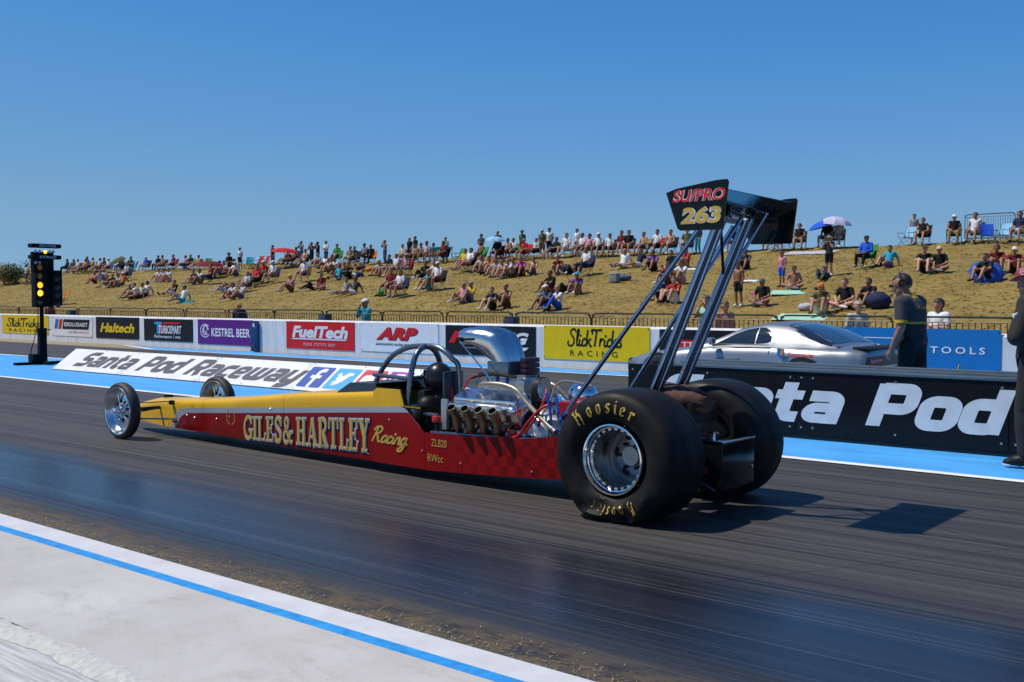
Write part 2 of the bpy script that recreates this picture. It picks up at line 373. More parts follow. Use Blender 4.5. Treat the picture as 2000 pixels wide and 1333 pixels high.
# ------------------------------------------------------------------ the setting
M_white = mat('white_paint', (.66, .665, .67), .6, var=.17, scale=2.6, bump=.1, aniso=(1.6, 1, .45))
M_blue = mat('blue_paint', (.060, .34, .74), .55, var=.20, scale=3.5, bump=.1, aniso=(.3, 1.5, 1))
M_linew = mat('line_white', (.74, .74, .72), .6, var=.14, scale=9, aniso=(.4, 2, 1))
M_black = mat('black_paint', (.012, .013, .015), .35, rvar=.1, scale=4)
M_steel = mat('dark_steel', (.10, .105, .11), .45, metal=.7, var=.25, scale=6)
M_rubber = mat('rubber', (.020, .020, .021), .62, var=.3, scale=10, rvar=.12)

def sheet(name, x0, x1, y0, y1, z, m, nx=2, ny=2, thick=0.0):
    mb = MB()
    mb.grid([[(x0 + (x1 - x0) * i / (nx - 1), y0 + (y1 - y0) * j / (ny - 1), z) for i in range(nx)] for j in range(ny)])
    if thick:
        for (a, b) in (((x0, y0), (x1, y0)), ((x1, y0), (x1, y1)), ((x1, y1), (x0, y1)), ((x0, y1), (x0, y0))):
            mb.add([(*a, z), (*a, z - thick), (*b, z - thick), (*b, z)], [(0, 1, 2, 3)])
    return tag(mb.build(name, m, ang=0), kind='structure')

# ---- asphalt: rubbered racing surface with streaks along the track
n = NB('asphalt')
yy = n.axis(1); xx = n.axis(0)
streak = n.noise(1.0, (.05, 7, 1), 8, .72, dist=.15); fine = n.noise(1.0, (.22, 34, 1), 5, .7); patch = n.noise(.45, (.35, 1.2, 1), 4, .6)
grit = n.noise(160, (1, 1, 1), 3, .7); thin = n.noise(1.0, (.035, 60, 1), 3, .55, loc=(3, 9, 0))
base = n.mix(n.rng(streak, .32, .70), (.008, .008, .008), (.062, .056, .050))
base = n.mix(n.rng(fine, .50, .80), base, (.105, .095, .085))
edge = n.math('MULTIPLY', n.rng(n.math('ADD', yy, n.math('MULTIPLY', patch, .55)), 3.86, 3.50), n.rng(n.noise(5, (1, 1.6, 1), 7, .75), .38, .62))
groove = n.math('MULTIPLY', n.rng(n.math('ADD', yy, n.math('MULTIPLY', streak, 1.0)), 3.80, 4.35), n.rng(n.math('ADD', yy, n.math('MULTIPLY', patch, 1.6)), 6.0, 5.3))
base = n.mix(n.math('MULTIPLY', groove, .80), base, (.010, .012, .017))
base = n.mix(n.math('MULTIPLY', n.rng(thin, .615, .66), .42), base, (.20, .195, .19))
base = n.mix(n.math('MULTIPLY', edge, .85), base, (.105, .078, .045))
crk = n.N.new('ShaderNodeTexVoronoi'); crk.feature = 'DISTANCE_TO_EDGE'; crk.inputs['Scale'].default_value = .33
mp = n.N.new('ShaderNodeMapping'); mp.inputs['Scale'].default_value = (1, .7, 1); n.L.new(n.pos, mp.inputs[0]); n.L.new(mp.outputs[0], crk.inputs['Vector'])
base = n.mix(n.math('MULTIPLY', n.rng(crk.outputs['Distance'], .0035, .0), .7), base, (.008, .008, .008))
rg = n.math('SUBTRACT', n.math('ADD', .54, n.math('MULTIPLY', fine, .22)), n.math('MULTIPLY', groove, .40))
rg = n.math('ADD', rg, n.math('MULTIPLY', edge, .35))
M_asphalt = n.out(base, rg, n.math('ADD', n.math('MULTIPLY', grit, .5), fine), .22, .004)

n = NB('concrete', .75)
big = n.noise(.9, (1, 1, 1), 6, .6); sp = n.noise(3.2, (.6, 1, 1), 7, .7, dist=.4); gr = n.noise(140, (1, 1, 1), 3, .7)
base = n.mix(n.rng(big, .35, .7), (.42, .405, .375), (.53, .515, .485))
base = n.mix(n.math('MULTIPLY', n.rng(sp, .50, .72), .55), base, (.29, .275, .245))
base = n.mix(n.math('MULTIPLY', n.rng(n.noise(26, (1, 1, 1), 4, .6, loc=(2, 7, 1)), .66, .74), .5), base, (.28, .27, .25))
crk = n.N.new('ShaderNodeTexVoronoi'); crk.feature = 'DISTANCE_TO_EDGE'; crk.inputs['Scale'].default_value = .75
wv = n.N.new('ShaderNodeVectorMath'); wv.operation = 'ADD'; cn = n.N.new('ShaderNodeTexNoise'); cn.inputs['Scale'].default_value = 2.5; n.L.new(n.pos, cn.inputs['Vector'])
n.L.new(n.pos, wv.inputs[0]); n.L.new(cn.outputs['Color'], wv.inputs[1]); n.L.new(wv.outputs[0], crk.inputs['Vector'])
base = n.mix(n.math('MULTIPLY', n.rng(crk.outputs['Distance'], .0030, .0), .22), base, (.26, .25, .24))
base = n.mix(n.math('MULTIPLY', n.rng(n.noise(90, (1, 1, 1), 4, .8, loc=(5, 2, 0)), .52, .68), .35), base, (.27, .262, .245))
M_conc = n.out(base, None, n.math('ADD', gr, n.math('MULTIPLY', sp, 2.0)), .30, .006)
n = NB('brushed_concrete', .8)
br = n.noise(1, (2.2, 40, 1), 6, .65, dist=.5)
M_brush = n.out(n.mix(n.rng(br, .35, .65), (.33, .33, .33), (.53, .53, .53)), None, br, .6, .01)
M_apronw = mat('apron_white', (.54, .55, .56), .6, var=.10, scale=5, bump=.2)
M_apronb = mat('apron_blue', (.022, .25, .60), .55, var=.30, scale=16, bump=.15)

n = NB('dry_grass', .9, .2)
g1 = n.noise(.55, (1, 1, 1), 5, .6); g2 = n.noise(3.0, (1, 1, 1), 6, .7); g3 = n.noise(22, (1, .6, 1), 6, .75); g4 = n.noise(.14, (1, 1, 1), 3, .5)
base = n.mix(n.rng(g1, .3, .7), (.215, .148, .038), (.29, .206, .060))
base = n.mix(n.math('MULTIPLY', n.rng(g2, .5, .72), .7), base, (.17, .155, .04))
base = n.mix(n.math('MULTIPLY', n.rng(g4, .5, .7), .35), base, (.155, .118, .045))
base = n.mix(n.math('MULTIPLY', n.rng(g3, .55, .75), .55), base, (.34, .265, .11))
base = n.mix(n.math('MULTIPLY', n.rng(g3, .50, .34), .55), base, (.105, .084, .024))
M_grass = n.out(base, None, n.math('ADD', g3, n.math('MULTIPLY', g2, .3)), .45, .04)
M_sand = mat('sandy_dirt', (.27, .215, .13), .9, var=.3, scale=6, bump=.3)

# ground sheet to the horizon, under everything
tag(sheet('ground', -900, 500, -300, 1200, -1.0, M_grass), kind='structure')
sheet('near_lane', -160, 40, 3.12, 8.80, 0.0, M_asphalt)
sheet('far_lane', -160, 40, 11.9, 16.2, 0.0, M_asphalt)
sheet('median_blue_paint', -160, 40, 8.86, 12.42, .004, M_blue)
sheet('lane_line_near', -160, 40, 8.80, 8.92, .008, M_linew)
sheet('lane_line_far', -160, 40, 12.36, 12.47, .008, M_linew)
mb = MB(); mb.add([(-29.5, 17.12, .006), (-26.6, 16.25, .006), (40, 16.25, .006), (40, 17.12, .006)], [(0, 1, 2, 3)])
tag(mb.build('wall_foot_blue_paint', M_blue, ang=0), kind='structure')
mb = MB(); mb.add([(-29.9, 17.12, .010), (-26.95, 16.22, .010), (-26.7, 16.20, .010), (40, 16.20, .010), (40, 16.29, .010), (-26.6, 16.29, .010), (-29.4, 17.12, .010)], [(0, 1, 2, 5, 6), (2, 3, 4, 5)])
tag(mb.build('wall_foot_line', M_linew, ang=0), kind='structure')
sheet('sand_verge', -160, 40, 16.2, 18.4, -.004, M_sand)
# apron on the camera's side: white edge, blue line, pale concrete, rough strip
sheet('apron_edge', -160, 40, 2.972, 3.135, .030, M_apronw, thick=.06)
sheet('apron_blue_line', -160, 40, 2.900, 2.972, .030, M_apronb)
sheet('apron', -160, 40, 2.10, 2.900, .030, M_conc, nx=2, ny=2)
sheet('apron_rough_strip', -160, 40, -60, 2.05, .012, M_brush)
mb = MB(); rows = []
for k in range(700):      # uneven mortar edge between apron and rough strip
    x = -30 + k * .06; j = lambda s: .014 * math.sin(x * 9 * s + s) + RNG.uniform(-.008, .008)
    rows.append([(x, 2.0 + j(1), .014), (x, 2.04 + j(1.3), .030), (x, 2.07 + j(.7), .034 + RNG.uniform(0, .004)), (x, 2.11 + j(.5), .0305)])
mb.grid(rows); tag(mb.build('apron_mortar_edge', mat('mortar', (.47, .46, .43), .85, var=.2, scale=30, bump=.4), ang=60), kind='structure')

# ---- grass bank behind the wall
def bank_z(y):
    if y < 30: return float(np.interp(y, [17, 18.3, 21.4, 22.1, 24.6, 26.5, 30], [-.03, -.02, -.02, -.40, -.40, .02, .23]))
    if y < 53: 
        t = (y - 30) / 23; return .23 + 3.87 * (t * .93 + .07 * math.sin(t * math.pi / 2))
    if y < 57: return 4.10 + .06 * (1 - ((57 - y) / 4) ** 2)
    return max(-1, 4.16 - .10 * (y - 57) ** 1.15)
def bank_zz(x, y):
    k = max(0, min(1, (y - 24) / 8)); dip = 0.0
    return bank_z(y) + k * (.09 * math.sin(x * .21 + 1.3 + .05 * y) + .05 * math.sin(x * .53 + y * .4)) 
ys = [16.2, 18.2, 20, 21.4, 21.7, 22.1, 23, 24, 24.6, 25.5, 26.5] + list(np.arange(27, 60, .5)) + list(range(60, 110, 4))
ys[0] = 17.8
xs = list(np.arange(-190, -110, 4)) + list(np.arange(-110, 20.1, 1.0)) + list(range(24, 80, 6))
mb = MB(); mb.grid([[(x, y, bank_zz(x, y) + (RNG.normal(0, .010) if y > 27 else 0)) for x in xs] for y in ys])
tag(mb.build('grass_bank', M_grass, ang=180), kind='structure')
def bank_hit(px, py):
    """where the sight line through a photo pixel meets the bank"""
    d = ray(px, py); best = None; y = 24.0
    while y < 57:
        t = y / d.y; z = CAMH + d.z * t; x = d.x * t
        if z <= bank_zz(x, y): return Vector((x, y, bank_zz(x, y)))
        y += .1
    t = 56 / d.y; x = d.x * t; return Vector((x, 56, bank_zz(x, 56)))
# rough dry tufts over the bank
NT = 56000; V = np.zeros((NT * 6, 3)); k = 0
tx = RNG.uniform(0, 1, NT); ty = RNG.uniform(29, 56.5, NT)
M3 = mat('tuft', (.245, .185, .058), .9, var=.35, scale=.9, spec=.1)
Fs = []
for i in range(NT):
    y = ty[i]; x0 = atY(-160, 560, y).x; x1 = atY(2700, 560, y).x; x = x0 + (x1 - x0) * tx[i]; z = bank_zz(x, y)
    for q in range(2):
        a = RNG.uniform(0, 6.28); h = RNG.uniform(.0, .03); w = RNG.uniform(.02, .06); ox, oy = RNG.uniform(-.1, .1, 2)
        V[k] = (x + ox - w * math.cos(a), y + oy - w * math.sin(a), z + .012); V[k + 1] = (x + ox + w * math.cos(a), y + oy + w * math.sin(a), z + .012)
        V[k + 2] = (x + ox + RNG.uniform(-.22, .22), y + oy + RNG.uniform(-.16, .16), z + h); Fs.append((k, k + 1, k + 2)); k += 3
me = bpy.data.meshes.new('dry_grass_tufts'); me.from_pydata(V.tolist(), [], Fs); me.materials.append(M3)
o = bpy.data.objects.new('dry_grass_tufts', me); C.objects.link(o)
tag(o, 'short dry yellow grass tufts all over the spectator bank', 'grass', kind='stuff')

# straw and grit swept up along the apron edge
V = []; F = []
for k in range(6000):
    x = -16 + 17 * RNG.random(); y = 3.14 + abs(RNG.normal(0, .13)) * (.5 + .5 * math.sin(x * 1.7) ** 2); a = RNG.uniform(0, 6.28); L = RNG.uniform(.004, .017); w = RNG.uniform(.001, .003); z = .003 + RNG.uniform(0, .008)
    c, s_ = math.cos(a), math.sin(a); n0 = len(V); V += [(x - L * c - w * s_, y - L * s_ + w * c, z), (x - L * c + w * s_, y - L * s_ - w * c, z), (x + L * c, y + L * s_, z + RNG.uniform(-.002, .008))]; F.append((n0, n0 + 1, n0 + 2))
mb = MB(); mb.add(V, F); tag(mb.build('straw_debris', mat('straw', (.30, .225, .11), .9, var=.5, scale=20), ang=0), 'dry straw and grit along the edge of the white apron', 'debris', kind='stuff')
# ---- concrete guard wall with its boards
WY = 17.3
wall = thing('concrete_wall', (-40, WY, 0), 'long low white concrete wall carrying the advertising boards beside the far lane', 'wall')
mb = MB((-40, WY, 0)); x = -160.0
# wall is cast in sections
prof = [(0, 0), (.0, .10), (.0, .83), (.025, .87), (.30, .87), (.33, 0)]
secs = list(np.arange(-130, 10, 3.6))
for i, a in enumerate(secs):
    mb = MB((-40, WY, 0)); b = a + 3.592
    A = [(a, WY + p, q) for p, q in prof]; B = [(b, WY + p, q) for p, q in prof]
    mb.grid([A, B]); mb.add(A, [tuple(range(6))]); mb.add(B, [tuple(range(5, -1, -1))])
    if i < 20 and i % 1 == 0: pass
    mb.build('wall_section', M_white, wall, ang=30)
# ------------------------------------------------------------------ advertising boards on the wall
U, V3 = Vector((1, 0, 0)), Vector((0, 0, 1)); BY = WY - .012
def flat(col, name, rough=.5): return mat(name, col, rough, var=.08, scale=5, spec=.18)
F_yel = flat((.72, .50, .010), 'print_yellow'); F_blk = flat((.010, .012, .016), 'print_black'); F_wht = flat((.72, .73, .74), 'print_white')
F_pur = flat((.115, .018, .20), 'print_purple'); F_red = flat((.60, .018, .022), 'print_red'); F_nav = flat((.015, .05, .14), 'print_navy')
F_cya = flat((.03, .33, .62), 'print_cyan'); F_gry = flat((.055, .06, .07), 'print_charcoal'); F_blu = flat((.012, .17, .46), 'print_blue')
def board(px0, px1, top, bot, m, label, pieces, name='advertising_board', r=0.0):
    pm = (px0 + px1) / 2
    x0 = atY(px0, top, BY).x; x1 = atY(px1, top, BY).x; z1 = atY(pm, top, BY).z; z0 = atY(pm, bot, BY).z
    w, h = x1 - x0, z1 - z0; o = Vector((x0, BY, z0))
    t = thing(name, o, label, 'sign', 'advertising boards on the far wall')
    P, F = plate2d(w, h, r); mb = MB(o); mb.prism([p for p in P], o, U, V3, .011); mb.build('panel', m, t, ang=30)
    for k, (nm, g, mm, fx, fy, fw, fh) in enumerate(pieces):
        mb = MB(o); g = fit2d(g, fw * w, fh * h); place2d(mb, g, o + U * fx * w + V3 * fy * h, U, V3, lift=.003 + .0012 * k); mb.build(nm, mm, t, ang=0)
    for ix in (.012, .988):
        for iz in (.05, .95):
            mb = MB(o); mb.lathe([(0, -.0075), (.012, -.006), (.013, 0)], o + U * ix * w + V3 * iz * h, 'Y', 8); mb.build('bolt', M_steel, t)
    return t
bar = ([(0, 0), (1, 0), (1, 1), (0, 1)], [(0, 1, 2, 3)])
def slant(k=.5): return ([(0, 0), (1, 0), (1 + k, 1), (k, 1)], [(0, 1, 2, 3)])
slick = glyphs('SlickTricks', SCRIPT, gap=.02, dw=.03, shear=.06)
board(4, 94, 616, 652, F_yel, 'yellow board with black script at the left end of the wall, behind the start lights', [('lettering', slick, F_blk, .10, .34, .72, .52), ('small_lettering', text2d('R A C I N G', .01), F_blk, .16, .10, .6, .16)])
board(102, 180, 619, 657, F_wht, 'white board with blue and red slashes and a black name bar, second from left', [('blue_slash', slant(), F_blu, .05, .36, .12, .50), ('red_slash', slant(), F_red, .15, .36, .12, .50), ('name_bar', slant(.05), F_blk, .26, .36, .68, .50), ('lettering', text2d('EERDLUSSAEST', .02), F_wht, .31, .50, .58, .20), ('small_lettering', text2d('eerdlussaest.eu', .0), F_red, .42, .18, .5, .10)], r=.06)
board(187, 271, 620, 662, F_blk, 'black board reading Haltech in yellow italic letters', [('lettering', text2d('Haltech', .035, .28), F_yel, .10, .28, .80, .44)])
board(281, 376, 624, 667, F_blk, 'black board with blue and red T above a white condensed name', [('blue_t', join2d([(slant(.1)[0], slant(.1)[1]), ([(-.9, .8), (1.6, .8), (1.7, 1), (-.8, 1)], [(0, 1, 2, 3)])]), F_cya, .22, .32, .16, .55), ('red_bar', slant(.2), F_red, .36, .78, .42, .09), ('red_stem', slant(.3), F_red, .34, .34, .045, .44), ('lettering', text2d('TURBOSMART', .02, .15), F_wht, .32, .34, .46, .38), ('small_lettering', text2d('Performance 1 mm', .01, .2), F_wht, .22, .14, .54, .14)])
def ringarc(cx, cy, r, a0, a1, w, k=14): return ribbon([(cx + r * math.cos(R(a0 + (a1 - a0) * i / k)), cy + r * math.sin(R(a0 + (a1 - a0) * i / k))) for i in range(k + 1)], w)
bird = join2d([ringarc(0, 0, 1, 40, 330, .12, 20), ringarc(.1, .35, .42, -30, 220, .2), ribbon([(.5, .4), (.75, .25), (.5, .12)], .12), ribbon([(-.2, .1), (-.4, -.3), (-.1, -.7)], .18, smooth=4), ribbon([(.15, .0), (.05, -.35), (.3, -.75)], .16, smooth=4), ribbon([(.4, -.1), (.35, -.4), (.55, -.6)], .12, smooth=4), ribbon([(-.45, .35), (-.6, 0), (-.5, -.35)], .12, smooth=4)])
board(386, 494, 625, 674, F_pur, 'purple board reading KESTREL BEER beside a white bird emblem', [('emblem', bird, F_wht, .05, .26, .17, .56), ('lettering', text2d('KESTREL BEER', .022), F_wht, .26, .32, .69, .34)])
board(559, 692, 629, 683, F_red, 'red board reading FuelTech in white letters with an underline', [('lettering', text2d('FuelTech', .045, .22), F_wht, .09, .40, .82, .44), ('underline', slant(.03), F_wht, .08, .34, .82, .045), ('small_lettering', text2d('PUSO ITSTITS SIST', .0, 0, 1.4), F_wht, .27, .12, .46, .10)])
ARP = text2d('ARP', .06, .32)
board(705, 856, 632, 689, F_wht, 'white board with big red slanted ARP and a small black line below', [('shadow_lettering', ARP, F_blk, .215, .40, .54, .44), ('lettering', ARP, F_red, .205, .415, .54, .44), ('small_lettering', text2d('automotive racing products.', .012, .2), F_blk, .20, .20, .56, .13)])
board(870, 1046, 637, 696, F_blk, 'black board behind the silver scoop, red R and white NG showing', [('red_letter', text2d('R', .06, .3), F_red, .04, .40, .20, .40), ('lettering', text2d('ACING', .05, .3), F_wht, .25, .40, .68, .40), ('underline', slant(.6), F_wht, .83, .22, .10, .10)])
board(1062, 1269, 638, 705, F_yel, 'large yellow board reading Slick Tricks RACING in black', [('lettering', slick, F_blk, .235, .38, .52, .56), ('small_lettering', text2d('RACING', .0, 0, 1.7), F_blk, .265, .12, .45, .16)])
board(1288, 1440, 645, 712, F_blk, 'black board with a red block, mostly hidden behind the silver coupe', [('red_block', slant(.05), F_red, .10, .12, .75, .58), ('white_slash', slant(1.2), F_wht, .18, .14, .05, .7), ('lettering', text2d('TT2000', .02), F_wht, .30, .5, .4, .14), ('big_lettering', text2d('000', .03), F_wht, .27, .16, .36, .28)])
board(1640, 1956, 642, 722, F_blu, 'large blue board reading TOOLS in white, behind the crew member', [('rule', bar, F_wht, .13, .74, .42, .022), ('first_lettering', text2d('WORLD', .02, 0, 1.3), F_wht, .14, .44, .30, .16), ('lettering', text2d('TOOLS', .02, 0, 1.5), F_wht, .585, .41, .325, .165)])
# dark post between two wall lengths
o = atY(500, 684, WY - .02); o.z = 0
t = thing('wall_post', o, 'dark blue narrow post fixed to the wall right of the purple board', 'post')
mb = MB(o); mb.bbox(o + Vector((0, -.03, .42)), (.30, .055, .80), .008); mb.build('post', F_nav, t)
mb = MB(o); place2d(mb, fit2d(text2d('R', .05), .1, .1), o + Vector((-.05, -.0605, .66)), U, V3); mb.build('lettering', F_wht, t, ang=0)
mb = MB(o); mb.bbox(o + Vector((0.04, -.075, .2)), (.07, .03, .05), .006); mb.build('latch', M_steel, t)

# ------------------------------------------------------------------ steel crowd barriers
def barrier(loc, L, rz=0, label='', group=''):
    t = thing('crowd_barrier', loc, label, 'barrier', group, rz)
    mb = MB(); h, c = 1.08, .12
    mb.tube([(-L / 2, 0, .14), (-L / 2, 0, h - c), (-L / 2 + .035, 0, h - .035), (-L / 2 + c, 0, h), (L / 2 - c, 0, h), (L / 2 - .035, 0, h - .035), (L / 2, 0, h - c), (L / 2, 0, .14), (-L / 2, 0, .14)], .019, 6); mb.build('frame', M_barrier, t)
    mb = MB(); nb = 20
    for k in range(nb):
        x = -L / 2 + L * (k + 1) / (nb + 1); mb.tube([(x, 0, .14), (x, 0, h - .10)], .010, 5, cap=False)
    mb.tube([(-L / 2, 0, h - .10), (L / 2, 0, h - .10)], .011, 5); mb.build('bars', M_barrier, t)
    for s in (-1, 1):
        mb = MB(); x = s * (L / 2 - .28); mb.tube([(x, -.28, .015), (x, -.1, .1), (x, 0, .14), (x, .1, .1), (x, .28, .015)], .016, 6); mb.build('foot', M_barrier, t)
    for s in (-1, 1):
        mb = MB(); mb.bbox((s * (L / 2 - .04), -.012, h - .045), (.06, .05, .05), .01); mb.build('clip', M_barrier, t)
    return t
M_barrier = mat('barrier_steel', (.055, .052, .046), .5, metal=.6, var=.3, scale=4)
xa, xb = atY(-15, 600, 21).x, atY(2010, 627, 21).x; NBAR = 17; step = (xb - xa) / NBAR
b0 = None
ords = ['first', 'second', 'third', 'fourth', 'fifth', 'sixth', 'seventh', 'eighth', 'ninth', 'tenth', 'eleventh', 'twelfth', 'thirteenth', 'fourteenth', 'fifteenth', 'sixteenth', 'seventeenth', 'eighteenth', 'nineteenth', 'twentieth']
for k in range(NBAR):
    x = xa + step * (k + .5); z = bank_zz(x, 21)
    lab = 'grey steel crowd barrier behind the white wall, %s from the left' % ords[k]
    if b0 is None: b0 = barrier((x, 21, z), step - .07, 0, lab, 'crowd barriers behind the wall')
    else:
        c = copy_tree(b0); c.location = (x, 21 + random.uniform(-.05, .05), z); c.rotation_euler.z = random.uniform(-.02, .02); c['label'] = lab
for k, (p0, p1, py) in enumerate(((1884, 1982, 478), (1986, 2086, 474))):
    a = bank_hit(p0, py); b = bank_hit(p1, py); b.y = a.y = 55.5; d0 = atY(p0, py, 55.5); d1 = atY(p1, py, 55.5)
    x0, x1 = d0.x, d1.x
    barrier(((x0 + x1) / 2, 55.5, bank_zz(x0, 55.5)), x1 - x0, 0, ['grey steel barrier on the bank top at right, behind the seated people', 'grey steel barrier cut by the right edge on the bank top'][k], 'barriers on the bank top').scale.z = 1.25
# small black loudspeaker boxes behind the wall
for k, (px, lab) in enumerate(((140, 'under the barrier left of the purple board'), (635, 'above the red board'), (1000, 'above the black board behind the scoop'))):
    p = atY(px, 612 + .012 * px, 19); o = Vector((p.x, 19.0, bank_zz(p.x, 19)))
    t = thing('loudspeaker', o, 'small black loudspeaker box on a stand ' + lab, 'speaker', 'loudspeakers behind the wall')
    mb = MB(o); mb.bbox(o + Vector((0, 0, .90)), (.32, .22, .22), .02, rot=(0, 0, .2 * k)); mb.build('cabinet', M_black, t)
    mb = MB(o); mb.bbox(o + Vector((0, -.115, .90)), (.24, .012, .15), .004, rot=(0, 0, .2 * k)); mb.build('grille', mat('grille_blue', (.05, .08, .14), .6), t)
    for s in (-1, 1):
        mb = MB(o); mb.tube([o + Vector((s * .12, 0, .82)), o + Vector((s * .2, 0, 0))], .02, 6); mb.build('leg', M_steel, t)

# ------------------------------------------------------------------ white slanted board on the median
M_wboard = mat('white_board', (.70, .70, .69), .45, var=.10, scale=2.5, bump=.05)
A0, A1 = Vector((0, 10.42, .02)), Vector((0, 10.93, .40)); vv = (A1 - A0); HB = vv.length; vv.normalize(); nn = U.cross(vv)
t = thing('slanted_board', (-20.8, 10.42, 0), 'long white slanted board reading Santa Pod Raceway on the blue median', 'sign')
ob = (-20.8, 10.42, 0); X0, X1 = -20.8, -10.85; PW = (X1 - X0) / 4
for k in range(4):
    mb = MB(ob); a = X0 + PW * k; o = Vector((a, A0.y, A0.z))
    mb.prism([(0, 0), (PW - .012, 0), (PW - .012, HB), (0, HB)], o, U, vv, .018); mb.build('panel', M_wboard, t, ang=30)
    for fx in (.03, .5, .97):
        for fy in (.05, .95):
            mb = MB(ob); c = o + U * fx * PW + vv * fy * HB; mb.add([c + nn * .004 + U * (.012 * math.cos(a_)) + vv * (.012 * math.sin(a_)) for a_ in np.linspace(0, 2 * math.pi, 8, endpoint=False)], [tuple(range(8))]); mb.build('rivet', M_steel, t, ang=0)
    for xx in (a + .1, a + PW - .12):
        mb = MB(ob); mb.prism([(0, 0), (.62, 0), (.56, .39)], (xx, 10.45, .0), (0, 1, 0), (0, 0, .95), .02); mb.build('bracket', M_steel, t, ang=0)
mb = MB(ob); mb.box(((X0 + X1) / 2, 10.43, .010), (X1 - X0, .04, .018)); mb.build('foot_shade_strip', M_black, t, ang=0)  # black strip added as the shadow line under the board
lx0, lx1 = -20.2, atY(588, 735, 10.6).x
for g in fit_all(glyphs('Santa Pod Raceway', SP, gap=.16, dw=.05, space=.52, shear=.38, rnd=True, split=True), lx1 - lx0, HB * .86):
    mb = MB(ob); place2d(mb, g, Vector((lx0, A0.y, A0.z)) + vv * HB * .02, U, vv, lift=.003); mb.build('letter', mat('board_letters', (.045, .055, .07), .5, var=.2, scale=6), t, ang=0)
ic_x = [atY(p, 738, 10.66).x for p in (594, 645, 697, 748, 799)]
def icon(k, m, g, gx, gy, gw, gh, nm, gm=F_wht):
    x0, x1 = ic_x[k], ic_x[k + 1] - .07; w = x1 - x0; h = HB * .74; o = Vector((x0, A0.y, A0.z)) + vv * HB * .12; sh = (U * .18 + vv).normalized() * (1.0)
    mb = MB(ob); place2d(mb, plate2d(w, h, .03), o, U, vv, lift=.003); pl = mb.build('icon_panel', m, t, ang=0)
    mb = MB(ob); place2d(mb, fit2d(g, gw * w, gh * h), o + U * gx * w + vv * gy * h, U, vv, lift=.0055); mb.build(nm, gm, pl, ang=0)
fb = join2d([ribbon([(.85, .95), (.62, .95), (.5, .84), (.5, 0)], .2), ribbon([(.2, .58), (.82, .58)], .17)])
tw = join2d([ribbon([(0, .95), (.3, .62), (.55, .66), (.72, .92), (.95, .9), (1.1, .98)], .26, smooth=4), ribbon([(.0, .12), (.35, .2), (.62, .5), (.74, .84)], .36, smooth=4), ribbon([(.05, .62), (.28, .5), (.5, .5)], .2), ribbon([(.12, .35), (.35, .34), (.5, .4)], .2)])
yt = ([(0, 0), (1, 0), (1, 1), (0, 1)], [(0, 1, 2, 3)])
icon(0, mat('icon_blue', (.03, .07, .33), .4), fb, .28, 0, .46, .92, 'letter_f')
icon(1, mat('icon_cyan', (.06, .36, .66), .4), tw, .18, .16, .66, .66, 'bird_mark')
icon(2, mat('icon_red', (.55, .03, .06), .4), plate2d(1, .62, .2), .14, .2, .72, .55, 'screen_mark')
icon(3, mat('icon_magenta', (.30, .03, .28), .4), join2d([(ribbon(_rr(0, 0, 1, 1, .28), .13, True)), ringarc(.5, .5, .26, 0, 360, .12)]), .14, .1, .72, .8, 'camera_mark')

# ------------------------------------------------------------------ black barrier wall on the median
BX0, BX1, BFY, BH = -6.83, 1.5, 10.12, .685
n = NB('black_board', .28); nz = n.noise(1.2, (.5, .5, 3), 6, .7); nz2 = n.noise(22, (1, 1, .25), 5, .7)
n.b.inputs['Specular IOR Level'].default_value = .16
M_bb = n.out(n.mix(n.math('MULTIPLY', n.rng(nz2, .55, .75), .5), (.008, .010, .013), (.03, .034, .04)), n.rng(nz, .3, .7, .18, .42))
ob = (BX0, BFY, 0)
t = thing('barrier_wall', ob, 'black panelled barrier reading Santa Pod in white, right of the rear tyres', 'barrier')
PB = 2.03; k = 0; a = BX0
while a < BX1:
    mb = MB(ob); mb.prism([(0, 0), (PB - .006, 0), (PB - .006, BH - .045), (0, BH - .045)], (a, BFY, .045), U, V3, .02); mb.build('panel', M_bb, t, ang=30)
    for fx in (.03, .09, .5, .97):
        for fz in (.12, .90):
            mb = MB(ob); mb.lathe([(0, -.007), (.010, -.006), (.013, 0)], (a + fx * PB, BFY, .045 + fz * (BH - .045)), 'Y', 8); mb.build('bolt', mat('bolt_zinc', (.5, .5, .5), .35, metal=.9), t)
    a += PB
mb = MB(ob); mb.bbox(((BX0 + BX1) / 2, BFY + .20, .02), (BX1 - BX0, .36, .04), .004); mb.build('foot_beam', M_black, t)
M_galv = mat('galvanised', (.13, .165, .185), .45, metal=.6, var=.25, scale=5, aniso=(.4, 3, 3))
mb = MB(ob)
for yy_, zz_ in ((BFY + .035, BH + .012), (BFY + .17, BH + .03), (BFY + .33, BH + .046)): mb.bbox(((BX0 + BX1) / 2 + .3, yy_, zz_), (BX1 - BX0 - .6, .10, .035), .012)
mb.build('top_rail', M_galv, t)
mb = MB(ob); mb.bbox(((BX0 + BX1) / 2, BFY + .36, .34), (BX1 - BX0, .03, .64), .004); mb.build('back_panel', M_black, t)
mb = MB(ob); mb.bbox((BX0 + .015, BFY + .19, .34), (.03, .34, .66), .004); mb.build('end_panel', M_black, t)
xS = atY(1283, 795, BFY - .01).x; xE = atY(1650, 795, BFY).x; xP = atY(1690, 832, BFY).x; xd = atY(1986, 765, BFY).x
for txt, xa_, xb_, zz_ in (('Santa', xS, xE, .17), ('Pod', xP, xd, .185)):
    for g in fit_all(glyphs(txt, SP, gap=.17, dw=.07, space=.5, shear=.27, rnd=True, split=True), xb_ - xa_, .43):
        mb = MB(ob); place2d(mb, g, (xa_, BFY, zz_), U, V3, lift=.003); mb.build('letter', mat('barrier_letters', (.62, .64, .66), .5, var=.12, scale=5), t, ang=0)
